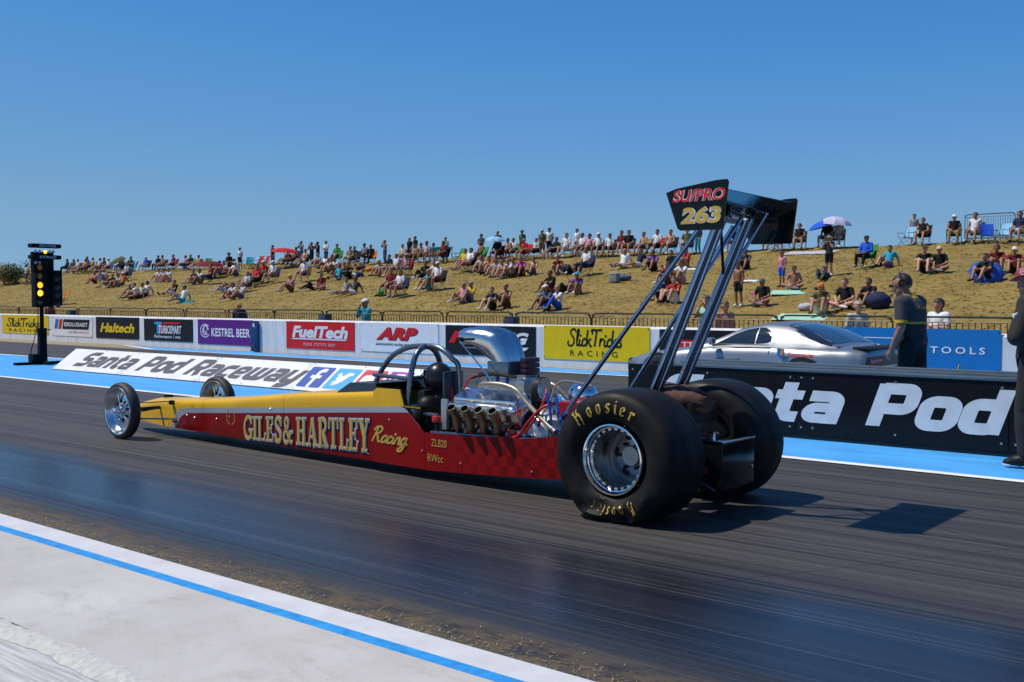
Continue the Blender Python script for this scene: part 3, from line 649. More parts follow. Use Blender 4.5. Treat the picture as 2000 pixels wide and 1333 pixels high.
# wooden stick behind it
a = atY(1866, 705, 10.62); o = Vector((a.x - .05, 10.62, 0))
t = tag(MB(o).tube([o + Vector((-.02, 0, 0)), o + Vector((.09, 0, .78))], [.016, .013], 8).build('wooden_stick', mat('pale_wood', (.45, .27, .09), .6, var=.3, scale=12, aniso=(6, 6, .6)), None), 'pale wooden stick leaning up from behind the black barrier', 'stick')

# ------------------------------------------------------------------ start light tree
o = Vector((-22.6, 11.11, 0))
t = thing('start_light_tree', o, 'black start light tree with two amber lamps lit on a post', 'traffic light')
M_tb = mat('tree_black', (.006, .006, .007), .6, var=.3, scale=8, spec=.12)
mb = MB(o); mb.bbox(o + Vector((0, -.02, .03)), (.16, 1.15, .06), .01); mb.bbox(o + Vector((0, -.02, .045)), (.9, .14, .06), .01); mb.build('base', M_tb, t)
mb = MB(o); mb.bbox(o + Vector((0, -.10, .15)), (.24, .32, .16), .02); mb.build('foot_box', M_tb, t)
mb = MB(o); mb.bbox(o + Vector((0, 0, .40)), (.13, .16, .68), .015); mb.tube([o + Vector((.0, .0, .65)), o + Vector((0, 0, .78))], .10, 12); mb.build('lower_post', M_tb, t)
mb = MB(o); mb.tube([o + Vector((0, 0, .7)), o + Vector((0, 0, 1.3))], .042, 12); mb.build('pole', M_tb, t)
mb = MB(o); mb.bbox(o + Vector((0, .03, 1.62)), (.20, .40, .78), .015); mb.bbox(o + Vector((0, .03, 2.2)), (.16, .44, .42), .012); mb.build('housing', M_tb, t)
mb = MB(o); mb.bbox(o + Vector((.05, .26, 1.64)), (.30, .22, .76), .012); mb.build('side_hood', M_tb, t)
for zz_ in (2.54, 2.30):
    mb = MB(o); mb.bbox(o + Vector((.02, .08, zz_)), (.20, .66, .09), .03); mb.build('cross_arm', M_tb, t)
M_am = lambda nm, e: mat(nm, (.5, .22, .02) if e > 1 else (.10, .06, .012), .3, emit=((1.0, .46, .02), e) if e else None)
for i, (zz_, e) in enumerate(((2.08, .05), (1.89, .03), (1.70, 1.6), (1.53, 2.4), (1.33, 0.0))):
    c = o + Vector((.115, -.085, zz_ ))
    mb = MB(o); mb.lathe([(.0, .03), (.04, .025), (.062, .008), (.066, 0)], c, 'X', 20); mb.build('lamp', M_am('lamp_%d' % i, e), t)
    mb = MB(o); mb.lathe([(.075, 0), (.078, .05), (.072, .05), (.069, 0)], c + Vector((-.012, 0, 0)), 'X', 20); mb.build('lamp_rim', M_tb, t)
    c = o + Vector((.205, .26, zz_ - .05))
    if zz_ < 2.0: mb = MB(o); mb.lathe([(.0, .02), (.04, .015), (.06, .0)], c, 'X', 16); mb.build('dark_lamp', M_black, t)
for i, (yy_, zz_, lit) in enumerate(((-.15, 2.42, 0), (-.06, 2.42, 0), (.06, 2.41, 1), (.16, 2.42, 0), (.24, 2.42, 0), (-.15, 2.18, 0), (-.07, 2.18, 0))):
    mb = MB(o); mb.lathe([(.0, .02), (.025, .015), (.034 + .006 * lit, 0)], o + Vector((.085, yy_, zz_)), 'X', 14)
    mb.build('bulb', M_am('bulb_lit', 2.0) if lit else mat('bulb_dull', (.35, .42, .5), .2), t)
for zz_, s in ((2.515, 'PRE STAGE'), (2.275, 'STAGE')):
    mb = MB(o); place2d(mb, fit2d(text2d(s, .02), .36, .05), o + Vector((.121, -.08, zz_)), (0, 1, 0), V3, lift=.002); mb.build('lettering', mat('tree_letters', (.4, .45, .5), .5), t, ang=0)
mb = MB(o); mb.tube([o + Vector((0, -.08, 1.24)), o + Vector((.02, -.10, .9)), o + Vector((.03, -.2, .5)), o + Vector((.02, -.26, .25)), o + Vector((0, -.14, .12))], .009, 6, smooth=5); mb.build('cable', M_tb, t)
mb = MB(o); mb.tube([o + Vector((.0, .07, .75)), o + Vector((.0, .19, .74))], .012, 6); mb.build('clamp_handle', M_tb, t)
# ------------------------------------------------------------------ the dragster (nose towards -X, centre line Y = 6.3)
CY = 6.3; DO = (-7.0, CY, 0.0)
drag = thing('dragster', DO, 'red and yellow rear-engined dragster with silver scoop and tall rear wing', 'race car')
def D(): return MB(DO)
M_chrome = mat('chrome', (.82, .83, .85), .07, metal=1.0)
M_alu = mat('polished_aluminium', (.72, .73, .75), .20, metal=1.0, rvar=.08, scale=9, var=.06)
M_cast = mat('cast_aluminium', (.46, .47, .48), .38, metal=.9, var=.15, scale=14, bump=.1)
M_cage = mat('cage_steel', (.17, .20, .24), .26, metal=.85, rvar=.06, scale=12)
M_wstrut = mat('strut_blue_chrome', (.22, .31, .45), .13, metal=1.0, rvar=.05, scale=6)
M_carbon = mat('gloss_black', (.006, .007, .008), .14, spec=.25, coat=.08, rvar=.05, scale=5)
M_dark = mat('satin_black', (.008, .008, .009), .5, var=.3, scale=9, spec=.25)
M_redA = mat('red_anodised', (.45, .012, .012), .28, metal=.55)
M_redhose = mat('red_hose', (.50, .018, .015), .35); M_bluhose = mat('blue_hose', (.02, .05, .35), .35)
M_tube = mat('beige_tube', (.34, .30, .23), .35, metal=.5, var=.15, scale=10)
M_zoom = mat('zoomie_steel', (.30, .26, .19), .34, metal=1.0, var=.25, scale=12)
M_gold = mat('gold_leaf', (.62, .40, .075), .38, metal=.25, var=.12, scale=10)
M_yel = mat('yellow_paint', (.70, .395, .005), .28, spec=.3, coat=.2, var=.07, scale=3, rvar=.06)
M_sil = mat('silver_stripe', (.36, .41, .47), .32, metal=.35, coat=.3)
n = NB('candy_red', .22)
ck = n.N.new('ShaderNodeTexChecker'); ck.inputs['Scale'].default_value = 1.0
mp = n.N.new('ShaderNodeMapping'); mp.inputs['Scale'].default_value = (13.5, 0.001, 13.5); mp.inputs['Rotation'].default_value = (0, 0.06, 0); mp.inputs['Location'].default_value = (0, .5, 0)
n.L.new(n.pos, mp.inputs[0]); n.L.new(mp.outputs[0], ck.inputs['Vector'])
xx = n.axis(0); soft = n.noise(2.2, (1, 1, 1), 3, .5)
zone = n.math('MAXIMUM', n.rng(n.math('ADD', xx, n.math('MULTIPLY', soft, .9)), -1.45, -2.1), n.rng(n.math('ADD', xx, n.math('MULTIPLY', soft, .8)), 1.5, 2.4))
redc = n.mix(n.rng(n.noise(.9, (1, 1, 2), 3, .5), .3, .7), (.19, .003, .004), (.26, .005, .006))
col = n.mix(n.math('MULTIPLY', n.math('MULTIPLY', ck.outputs['Fac'], zone), .5), redc, (.05, .002, .004))
n.b.inputs['Coat Weight'].default_value = .05; n.b.inputs['Coat Roughness'].default_value = .08; n.b.inputs['Specular IOR Level'].default_value = .16
M_red = n.out(col)

# ---- body shell
def lerp(T, x): return float(np.interp(x, [a for a, _ in T], [b for _, b in T]))
HW = [(-10.75, .02), (-10.55, .07), (-10.1, .13), (-9.5, .18), (-8.5, .23), (-7.5, .27), (-6.5, .31), (-6.0, .33), (-4.0, .33)]
ZT = [(-10.75, .20), (-10.62, .275), (-10.17, .362), (-9.15, .424), (-8.56, .474), (-7.86, .55), (-7.45, .589), (-7.04, .618), (-6.56, .655), (-6.50, .69), (-6.2, .688)]
ZB = [(-10.75, .18), (-10.5, .115), (-9.9, .098), (-8.75, .092), (-7.7, .08), (-5.83, .078), (-5.19, .107), (-4.64, .137), (-4.1, .17)]
ZS = [(-9.80, .09), (-9.74, .15), (-9.68, .25), (-9.60, .298), (-9.45, .318), (-9.11, .343), (-7.87, .434), (-6.75, .516), (-6.1, .565)]
ZR = [(-9.70, .09), (-9.64, .15), (-9.57, .222), (-9.47, .266), (-9.3, .279), (-9.11, .293), (-7.87, .383), (-6.75, .468), (-6.1, .515)]
def ring(x):
    w = lerp(HW, x); zt = lerp(ZT, x); zb = lerp(ZB, x); zs = max(zb, lerp(ZS, x)) if x > -9.8 else zb; zr = max(zb, lerp(ZR, x)) if x > -9.7 else zb
    zs = min(zs, zt - .03); zr = min(zr, zs); r = min(.05, w * .5); b = .012
    L = [(w * .985, zb)] + [(w, zb + (zr - zb) * t) for t in (.06, .5, 1)] + [(w, zr + (zs - zr) * t) for t in (.5, 1)] + [(w, zs + (zt - r - zs) * t) for t in (.5, 1)]
    L += [(w - r + r * math.cos(R(a)), zt - r + r * math.sin(R(a))) for a in (22, 45, 67, 90)]
    L += [(w * .35, zt + .006), (0, zt + .008)]
    near = [(x, CY - a, z) for a, z in L]; far = [(x, CY + a, z) for a, z in L]
    return near + far[-2::-1]
KM = [1, 1, 1, 2, 2, 0, 0]          # 0 yellow 1 red? indices into [yellow, red, silver]
def shell(name, x0, x1, k):
    mb = D(); xs_ = np.linspace(x0, x1, k); rows = [ring(x) for x in xs_]; n_ = len(rows[0]); half = (n_ - 1) // 2
    for i in range(len(rows) - 1):
        for j in range(n_ - 1):
            q = j if j < half else n_ - 2 - j
            mi = 1 if q <= 2 else (2 if q <= 4 else 0)
            mb.add([rows[i][j], rows[i + 1][j], rows[i + 1][j + 1], rows[i][j + 1]], [(0, 1, 2, 3)], mi)
        mb.add([rows[i][0], rows[i][-1], rows[i + 1][-1], rows[i + 1][0]], [(0, 1, 2, 3)], 3)
    return mb.build(name, [M_yel, M_red, M_sil, M_dark], drag, ang=40, fix=True)
shell('nose_panel', -10.75, -9.152, 44); shell('body_panel', -9.148, -7.802, 16); shell('body_panel', -7.798, -6.555, 14)
# cockpit sides: open top, cut away behind
for s in (-1, 1):
    mb = D(); xs_ = np.linspace(-6.551, -5.94, 14)
    for i in range(13):
        for lo, hi, mi in ((ZB, ZR, 1), (ZR, ZS, 2), (ZS, None, 0)):
            Q = []
            for x in (xs_[i], xs_[i + 1]):
                w = lerp(HW, x); top = .69 if x < -6.2 else .69 - .0
                a = lerp(lo, x); b = lerp(hi, x) if hi else (lerp(ZT, x) if x < -6.2 else lerp(ZS, x))
                cut = .688 if x <= -6.2 else .565 - (x + 6.2) * .76      # slanting rear edge
                if hi is None and x > -6.2: cut = lerp(ZS, -6.2)
                a, b = min(a, cut), min(b, cut)
                Q.append((x, CY + s * w, a)); Q.append((x, CY + s * w, b))
            mb.add([Q[0], Q[2], Q[3], Q[1]], [(0, 1, 2, 3)], mi)
    ob_ = mb.build('cockpit_side', [M_yel, M_red, M_sil], drag, ang=0)
    sm = ob_.modifiers.new('t', 'SOLIDIFY'); sm.thickness = .012; sm.offset = 0
for s in (-1, 1):
    mb = D(); mb.grid([[(x, CY + s * (lerp(HW, x) - .014), .1), (x, CY + s * (lerp(HW, x) - .014), (.686 if x < -6.2 else .562 - (x + 6.2) * .76))] for x in np.linspace(-6.545, -5.95, 10)]); mb.build('cockpit_liner', M_dark, drag, ang=0)
# rear lower side panels
TOPR = [(-5.94, .369), (-5.6, .375), (-5.05, .404), (-4.95, .401), (-4.64, .445), (-4.2, .46)]
for s in (-1, 1):
    mb = D(); xs_ = np.linspace(-5.938, -4.05, 28)
    for i in range(27):
        Q = [(x, CY + s * .33, z) for x in (xs_[i], xs_[i + 1]) for z in (lerp(ZB, x), lerp(ZB, x) * .5 + lerp(TOPR, x) * .5, lerp(TOPR, x))]
        mb.add(Q, [(0, 3, 4, 1), (1, 4, 5, 2)])
    ob_ = mb.build('side_panel', M_red, drag, ang=0); sm = ob_.modifiers.new('t', 'SOLIDIFY'); sm.thickness = .01; sm.offset = 0
mb = D(); mb.grid([[(x, CY + k * lerp(HW, x) * .97, lerp(ZB, x) + .004) for k in (-1, 1)] for x in np.linspace(-6.55, -4.05, 12)]); mb.build('floor_pan', M_dark, drag)
for x, z in ((-9.45, .245), (-9.30, .232), (-8.0, .41), (-6.62, .135), (-5.96, .225), (-5.55, .165), (-4.85, .175), (-6.35, .44), (-9.35, .35), (-8.9, .25)):
    mb = D(); yb = CY - lerp(HW, x); mb.lathe([(0, -.006), (.007, -.005), (.009, 0)], (x, yb - (.007 if x > -6.55 else .001), z), 'Y', 8); mb.build('fastener', M_chrome, drag)
# cowl / windscreen ahead of the cockpit
mb = D(); mb.grid([[(-7.08, CY - .25, .615), (-7.08, CY + .25, .615)], [(-6.93, CY - .23, .705), (-6.93, CY + .23, .705)], [(-6.60, CY - .245, .715), (-6.60, CY + .245, .715)]])
mb.add([(-7.08, CY - .25, .615), (-6.93, CY - .23, .705), (-6.60, CY - .245, .715), (-6.52, CY - .27, .64)], [(0, 3, 2, 1)])
mb.add([(-7.08, CY + .25, .615), (-6.93, CY + .23, .705), (-6.60, CY + .245, .715), (-6.52, CY + .27, .64)], [(0, 1, 2, 3)])
mb.build('cowl', mat('cowl_charcoal', (.02, .028, .032), .35, coat=.2), drag, ang=20)
# seat and bulkhead
mb = D(); mb.bbox((-6.02, CY - .03, .42), (.10, .46, .55), .04, rot=(0, -.18, 0)); mb.bbox((-6.2, CY - .03, .2), (.45, .44, .1), .04); mb.build('seat', M_dark, drag)
mb = D(); mb.bbox((-5.90, CY - .05, .71), (.03, .22, .26), .012); mb.build('head_plate', mat('navy_plate', (.03, .045, .075), .35, metal=.3), drag)
mb = D(); mb.bbox((-5.882, CY - .08, .65), (.006, .03, .10), .002); mb.build('red_strap', M_redhose, drag)
mb = D(); mb.bbox((-5.80, CY, .28), (.02, .60, .36), .004); mb.build('firewall', M_dark, drag)

# ---- roll cage
mb = D(); mb.tube([(-6.20, 6.035, .50), (-6.185, 6.045, .70), (-6.18, 6.07, .86), (-6.18, 6.13, .98), (-6.18, 6.235, 1.028), (-6.18, 6.34, .98), (-6.18, 6.40, .86), (-6.185, 6.425, .70), (-6.20, 6.43, .50)], .024, 12, smooth=6); mb.build('main_hoop', M_cage, drag)
for yy_, dx in ((6.24, 0), ):
    mb = D(); mb.tube([(-6.80 + dx, yy_ - .05, .62), (-6.73, yy_, .80), (-6.59, yy_, .935), (-6.40, yy_, 1.012), (-6.2, yy_, 1.03), (-6.04, yy_, 1.02), (-5.90, yy_, .94), (-5.85, yy_ + .03, .84), (-5.85, yy_ + .04, .40)], .022, 12, smooth=6); mb.build('fore_aft_hoop', M_cage, drag)
for z_, r_, ya, yb in ((.535, .026, 6.03, 6.43), ): 
    mb = D(); mb.tube([(-6.2, ya, z_), (-6.2, yb, z_)], r_, 12); mb.build('cross_tube', M_cage, drag)
mb = D(); mb.tube([(-6.74, 6.17, .775), (-6.19, 6.045, .775)], .017, 10); mb.tube([(-6.19, 6.04, .775), (-6.19, 6.43, .785)], .017, 10); mb.build('side_tube', M_cage, drag)
for y_ in (6.03, 6.43):
    mb = D(); mb.tube([(-6.2, y_, .52), (-5.85, y_, .50)], .018, 8); mb.build('shoulder_tube', M_cage, drag)

# ---- front axle, steering and wheels
FX = -10.01
mb = D(); mb.tube([(FX, 5.70, .285), (FX, 6.90, .285)], .018, 10); mb.build('front_axle', M_dark, drag)
mb = D(); mb.tube([(FX + .10, 5.78, .36), (-9.72, 6.10, .37)], .005, 8); mb.tube([(FX + .02, 5.78, .20), (-9.65, 6.13, .19)], .006, 8); mb.tube([(FX + .03, 5.78, .25), (-9.9, 6.1, .29)], .006, 8); mb.build('radius_rod', M_dark, drag)
mb = D(); mb.tube([(FX + .02, 5.76, .20), (-9.74, 6.09, .195)], .008, 8); mb.build('steering_arm', M_alu, drag)
mb = D(); mb.bbox((-9.73, 6.125, .355), (.05, .05, .045), .012); mb.bbox((-9.68, 6.135, .165), (.08, .04, .02), .008); mb.build('axle_bracket', M_dark, drag)
mb = D(); mb.bbox((-10.12, 6.33, .375), (.05, .10, .05), .02); mb.build('nose_fin', M_dark, drag)
def front_wheel(y0, s):
    """s = -1: outer face looks at the camera side"""
    e = bpy.data.objects.new('front_wheel', None); C.objects.link(e); e.parent = drag; e.location = Vector((FX, y0, .285)) - Vector(DO)
    o_ = Vector((FX, y0, .285)); q = lambda L: [(r, s * h) for r, h in L]
    mb = MB(o_); mb.lathe(q([(.238, .050), (.250, .055), (.270, .048), (.283, .028), (.286, 0), (.283, -.028), (.270, -.048), (.250, -.055), (.238, -.050)]), o_, 'Y', 56); mb.build('tyre', M_rubber, e, ang=60, fix=True)
    mb = MB(o_); mb.lathe(q([(.244, .050), (.240, .058), (.230, .056), (.222, .040), (.214, .010), (.20, -.010), (.165, -.016), (.12, -.006), (.10, .002), (.05, .006), (.05, .02), (.0, .022)]), o_, 'Y', 56); mb.lathe(q([(.246, -.05), (.23, -.055), (.20, -.04), (.19, -.02)]), o_, 'Y', 48); mb.build('rim', M_alu, e, ang=25, fix=True)
    mb = MB(o_); mb.lathe(q([(.034, .0), (.034, .075), (.026, .088), (0, .09)]), o_, 'Y', 20); mb.build('hub', M_chrome, e, ang=30)
    for k in range(8):
        a = k * math.pi / 4 + .2; c = o_ + Vector((.098 * math.cos(a), 0, .098 * math.sin(a)))
        mb = MB(o_); mb.lathe(q([(0, .004), (.019, .005), (.021, .007)]), c, 'Y', 10); mb.build('wheel_hole', M_dark, e, ang=0)
    for k in range(5):
        a = k * math.pi / 2.5; c = o_ + Vector((.058 * math.cos(a), 0, .058 * math.sin(a)))
        mb = MB(o_); mb.lathe(q([(.011, .0), (.011, .03), (0, .034)]), c, 'Y', 8); mb.build('lug_nut', M_chrome, e)
    for k in range(5):
        a = k * math.pi / 2.5 + .6; mb = MB(o_); mb.bbox(o_ + Vector((.125 * math.cos(a), s * .010, .125 * math.sin(a))), (.09, .02, .022), .006, rot=(0, -a, 0)); mb.build('spoke', M_chrome, e)
    return e
front_wheel(5.735, -1); front_wheel(6.865, -1)

# ---- rear wheels
RX, RZ = -3.88, .400
def rear_tyre_mesh(o_, yo, s, wr):
    """yo outer face plane; s = +1 tyre extends to +Y from it"""
    K_ = 1.12
    prof = [(.222, .075), (.232, .050), (.262, .022), (.305, .004), (.345, 0), (.378, .008), (.412, .022), (.430, .050), (.437, .10), (.440, .16), (.441, .21), (.440, .26), (.437, .32), (.430, .37), (.412, .398), (.378, .412), (.345, .42), (.305, .416), (.262, .398), (.232, .37), (.222, .345)]
    N_ = 112; rows = []
    for i in range(N_):
        a = 2 * math.pi * i / N_; row = []
        for r, h in prof:
            side = max(0., min(1., (r - .23) / .1)) * max(0., min(1., (.43 - r) / .03)); low = max(0., -math.sin(a) - .12)
            if wr:
                wv = math.sin(a * 7.0 + r * 46) * .014 + math.sin(a * 4.0 - r * 34 + 1.1) * .010
                h2 = h + (wv * side * low * 1.5 if h < .21 else -wv * side * low * 1.5); r2 = r + .010 * math.sin(a * 6 + 2 + h * 6) * low * side
            else: h2, r2 = h, r
            z = r2 * math.sin(a); x = r2 * math.cos(a)
            fl = -(RZ - .004)
            if z < fl + .07:
                t_ = fl + .07 - z; z = max(fl, fl + .07 - t_ * .74); bul = .018 * max(0, t_) / .09; h2 += -bul if h < .21 else bul; x *= 1 + .05 * t_ / .09
            row.append((RX + x * 1.05, yo + s * h2 * K_, RZ + z))
        rows.append(row)
    rows.append(rows[0]); return rows
def rear_wheel(yo, s):
    o_ = Vector((RX, yo + s * .21, RZ)); e = bpy.data.objects.new('rear_wheel', None); C.objects.link(e); e.parent = drag; e.location = o_ - Vector(DO)
    mb = MB(o_); mb.grid(rear_tyre_mesh(o_, yo, s, True)); mb.build('tyre', M_tyre, e, ang=60, fix=True)
    for face in (0, 1):
        f0 = yo if face == 0 else yo + s * .47; d = s if face == 0 else -s; q = lambda L: [(r, d * h) for r, h in L]; c0 = Vector((RX, f0, RZ))
        mb = MB(o_); mb.lathe(q([(.224, .072), (.230, .044), (.226, .030), (.216, .028), (.209, .040), (.206, .056), (.200, .058), (.197, .075), (.189, .085), (.183, .112)]), c0, 'Y', 64); mb.build('rim_lip', M_chrome, e, ang=30, fix=True)
        nd = .29 if face == 0 else .115
        mb = MB(o_); mb.lathe(q([(.183, .112), (.178, .1125 + (nd - .11) * .4), (.172, nd)]), c0, 'Y', 64); mb.build('barrel', M_barrel, e, ang=50)
        if face == 0:
            mb = MB(o_); mb.lathe(q([(.172, nd), (.135, nd - .012), (.125, nd - .02), (.07, nd - .028), (.062, nd - .05), (.0, nd - .05)]), c0, 'Y', 48); mb.build('wheel_centre', mat('wheel_centre_grey', (.36, .37, .39), .35, metal=.8, var=.1, scale=8), e, ang=25)
            for k in range(5):
                a = k * 2 * math.pi / 5 + .5; mb = MB(o_); c = c0 + Vector((.122 * math.cos(a), d * (nd - .024), .122 * math.sin(a)))
                ca, sa = math.cos(a), math.sin(a); pts = []
                for t_ in np.linspace(0, 2 * math.pi, 12, endpoint=False): pts.append(c + Vector((ca, 0, sa)) * .019 * math.sin(t_) + Vector((-sa, 0, ca)) * .034 * math.cos(t_))
                mb.add(pts, [tuple(range(12)) if d < 0 else tuple(range(11, -1, -1))]); mb.build('slot', M_dark, e, ang=0)
            for k in range(6):
                a = k * math.pi / 3; mb = MB(o_); mb.lathe(q([(.012, 0), (.012, -.028), (0, -.032)]), c0 + Vector((.085 * math.cos(a), d * (nd - .025), .085 * math.sin(a))), 'Y', 8); mb.build('lug_nut', M_dark, e)
            mb = MB(o_)
            for k in range(24):
                a = k * math.pi / 12; mb.bbox(c0 + Vector((.1885 * math.cos(a), d * .086, .1885 * math.sin(a))), (.012, .018, .024), .003, rot=(0, -a, 0))
            tag(mb.build('bead_bolts', M_alu, e), kind='stuff')
    # black-letter name along the sidewall, twice
    if yo < CY:
        parts = []
        for base, up in ((R(99), 1), (R(272), 1)):
            adv = [BLACK[c][0] for c in 'Hoosier']; tot = sum(adv); sc = .098 if base < 3 else .080; arc = 1.5 if base < 3 else 1.1; pos = 0
            for c in 'Hoosier':
                mid = base + arc * (0.5 - (pos + BLACK[c][0] / 2) / tot); g = pen_glyph(BLACK[c][1]); pos += BLACK[c][0]
                if base > 3: mid += .05
                for (v, f) in [g]:
                    mbv = []
                    for q_ in v:
                        lx = (q_[0] - BLACK[c][0] / 2) * sc * 1.0; ly = q_[1] * sc; rr_ = (.298 if base < 3 else .292) + ly; a = mid - lx / .33 * (1.0 if base < 3 else .75)
                        h = np.interp(rr_, [.262, .305, .345, .378, .412, .430], [.022, .004, 0, .008, .022, .050])
                        x_, z_ = rr_ * math.cos(a), rr_ * math.sin(a)
                        side = max(0., min(1., (rr_ - .23) / .1)) * max(0., min(1., (.43 - rr_) / .03)); low = max(0., -math.sin(a) - .12)
                        wv = math.sin(a % (2 * math.pi) * 7.0 + rr_ * 46) * .014 + math.sin(a % (2 * math.pi) * 4.0 - rr_ * 34 + 1.1) * .010
                        h += wv * side * low * 1.5; fl = -(RZ - .004)
                        if z_ < fl + .07:
                            t_ = fl + .07 - z_; z_ = max(fl, fl + .07 - t_ * .74); h -= .018 * t_ / .09
                        mbv.append((RX + x_ * 1.05, yo + s * h * 1.12 - s * (.004 + (q_[2] if len(q_) > 2 else 0)), RZ + z_))
                    parts.append((mbv, f))
        for v, f in parts: mb = MB(o_); mb.add(v, f); mb.build('letter', M_gold, e, ang=0)
    return e
n = NB('slick_rubber', .5, .14)
st = n.noise(3, (1, 6, 1), 5, .6); cl = n.noise(5, (1, 1, 1), 5, .6)
M_tyre = n.out(n.mix(n.rng(cl, .35, .7), (.007, .007, .0075), (.018, .017, .016)), n.rng(st, .3, .7, .40, .62), n.noise(60, (1, 1, 1), 3, .6), .08, .004)
n = NB('barrel_metal', .25); n.b.inputs['Metallic'].default_value = 1.0
M_barrel = n.out(n.mix(n.rng(n.noise(7, (1, 5, 1), 5, .7), .35, .7), (.26, .24, .22), (.78, .76, .74)))
rear_wheel(5.535, 1); rear_wheel(7.10, -1)
mb = D(); mb.tube([(RX, 5.86, RZ), (RX, 6.79, RZ)], .045, 16); mb.ell((RX, CY, RZ), (.15, .14, .15), 16, 10); mb.build('rear_axle', M_dark, drag)

# ---- engine
EX0, EX1 = -5.72, -5.02
mb = D(); mb.bbox((-5.37, CY, .36), (.66, .30, .36), .03); mb.build('engine_block', M_cast, drag)
for s in (-1, 1):
    mb = D(); rot = (s * -.42, 0, 0)
    mb.bbox((-5.37, CY + s * .175, .545), (.66, .17, .16), .02, rot=rot); mb.build('cylinder_head', M_alu, drag)
    # valve cover: rounded cast lid, two steps
    for dz, sx, sy, hz in ((.0, .68, .25, .05), (.042, .64, .21, .05)):
        mb = D(); c = Vector((-5.37, CY + s * (.205 - dz * .3), .625 + dz)); P = []
        for cx_, cz_, a0 in ((1, -1, -90), (1, 1, 0), (-1, 1, 90), (-1, -1, 180)):
            r_ = .045
            P += [((cx_ * (sx / 2 - r_)) + r_ * math.cos(R(a0 + k * 22.5)), (cz_ * (sy / 2 - r_)) + r_ * math.sin(R(a0 + k * 22.5))) for k in range(5)]
        M_ = Euler((s * -.30, 0, 0)).to_matrix(); lo = [c + M_ @ Vector((a, b, -hz / 2)) for a, b in P]; hi = [c + M_ @ Vector((a, b, hz / 2 - .012)) for a, b in P]; tp = [c + M_ @ Vector((a * .975, b * .93, hz / 2)) for a, b in P]
        mb.grid([lo, hi, tp], close=True); mb.add(tp, [tuple(range(len(tp)))]); vc = mb.build('valve_cover', M_alu, drag, ang=50, fix=True)
    for k in range(4):
        x = -5.60 + .137 * k + (.02 if s > 0 else 0)
        mb = D(); yb = CY + s * .22; pts = [(x + .01, CY + s * .16, .50), (x, yb + s * .03, .455), (x - .012, yb + s * .065, .425), (x - .004, yb + s * .095, .455), (x + .010, yb + s * .125, .520), (x + .024, yb + s * .195, .600)]
        mb.tube(pts, [.030, .030, .031, .032, .034, .035], 14, cap=False, smooth=5); zp = mb.build('exhaust_stack', M_zoom, drag, ang=60); sm = zp.modifiers.new('t', 'SOLIDIFY'); sm.thickness = .003
        mb = MB((0, 0, 0)); P6, P5 = Vector(pts[-1]), Vector(pts[-2]); tdir = (P6 - P5).normalized(); a_ = tdir.cross(Vector((0, 1, 0))).normalized(); b_ = tdir.cross(a_); cc = P6 - tdir * .006
        mb.add([cc + (a_ * math.cos(q) + b_ * math.sin(q)) * .032 - Vector(DO) for q in np.linspace(0, 2 * math.pi, 14, endpoint=False)], [tuple(range(13, -1, -1))]); mb.build('bore_shade', mat('bore_shade', (.002, .002, .002), 1.0, spec=0.0), zp, ang=0)  # flat black disc stands in for the shade inside the open pipe
    mb = D(); mb.bbox((-5.385, CY + s * .348, .53), (.46, .008, .018), .002); mb.build('stack_brace', M_zoom, drag)
# supercharger and injector hat
mb = D(); mb.bbox((-5.33, CY, .73), (.44, .22, .20), .05)
for k in range(7): mb.bbox((-5.33, CY - .10 + k * .033, .825), (.40, .010, .03), .003)
mb.build('supercharger', M_cast, drag)
mb = D(); mb.bbox((-5.35, CY, .885), (.21, .28, .11), .008); mb.build('hat_base', mat('smoky_plate', (.10, .15, .19), .18, metal=.6, coat=.3), drag)
spn = [(-5.72, 1.108), (-5.65, 1.113), (-5.58, 1.112), (-5.51, 1.098), (-5.45, 1.068), (-5.405, 1.015), (-5.37, .965), (-5.355, .935)]
nrm = [(-.10, 1), (0, 1), (.10, 1), (.38, .92), (.64, .77), (.86, .50), (.985, .17), (1, 0)]
hh = [.080, .084, .084, .094, .110, .108, .096, .092]; hw = [.175, .178, .178, .172, .162, .150, .142, .138]
P = [(Vector((a, 0, b)), Vector((c, 0, d)).normalized(), e, f) for (a, b), (c, d), e, f in zip(spn, nrm, hh, hw)]
rows = []
for i in range(len(P) - 1):
    for q in range(4):
        t_ = q / 4; A = P[i]; B = P[i + 1]; c = A[0].lerp(B[0], t_); nv = A[1].lerp(B[1], t_).normalized(); e = A[2] + (B[2] - A[2]) * t_; f = A[3] + (B[3] - A[3]) * t_
        rows.append((c, nv, e, f))
rows.append(P[-1]); mb = D(); RR = []
for i, (c, nv, e, f) in enumerate(rows):
    row = []
    for k in range(40):
        a = 2 * math.pi * k / 40; ca, sa = math.cos(a), math.sin(a); sq = .62
        yv = f * math.copysign(abs(ca) ** sq, ca); hv = e * math.copysign(abs(sa) ** sq, sa)
        if sa > 0: hv *= 1 + .22 * (math.cos(3 * math.pi * (yv / f)) * .5 - .3) * min(1, i / 6)
        row.append(c + nv * hv + Vector((0, CY + yv, 0)))
    RR.append(row)
mb.grid(RR, close=True); mb.build('scoop', M_scoop if 'M_scoop' in globals() else mat('scoop_polish', (.62, .63, .65), .20, metal=1.0, rvar=.05, scale=5), drag, ang=70)
mb = D(); c, nv, e, f = rows[1]; mb.add([Vector((c.x, CY, c.z)) + nv * (e * .9 * math.copysign(abs(math.sin(a)) ** .62, math.sin(a))) + Vector((0, f * .92 * math.copysign(abs(math.cos(a)) ** .62, math.cos(a)), 0)) for a in np.linspace(0, 2 * math.pi, 24, endpoint=False)], [tuple(range(24))]); mb.build('scoop_mouth', M_dark, drag, ang=0)
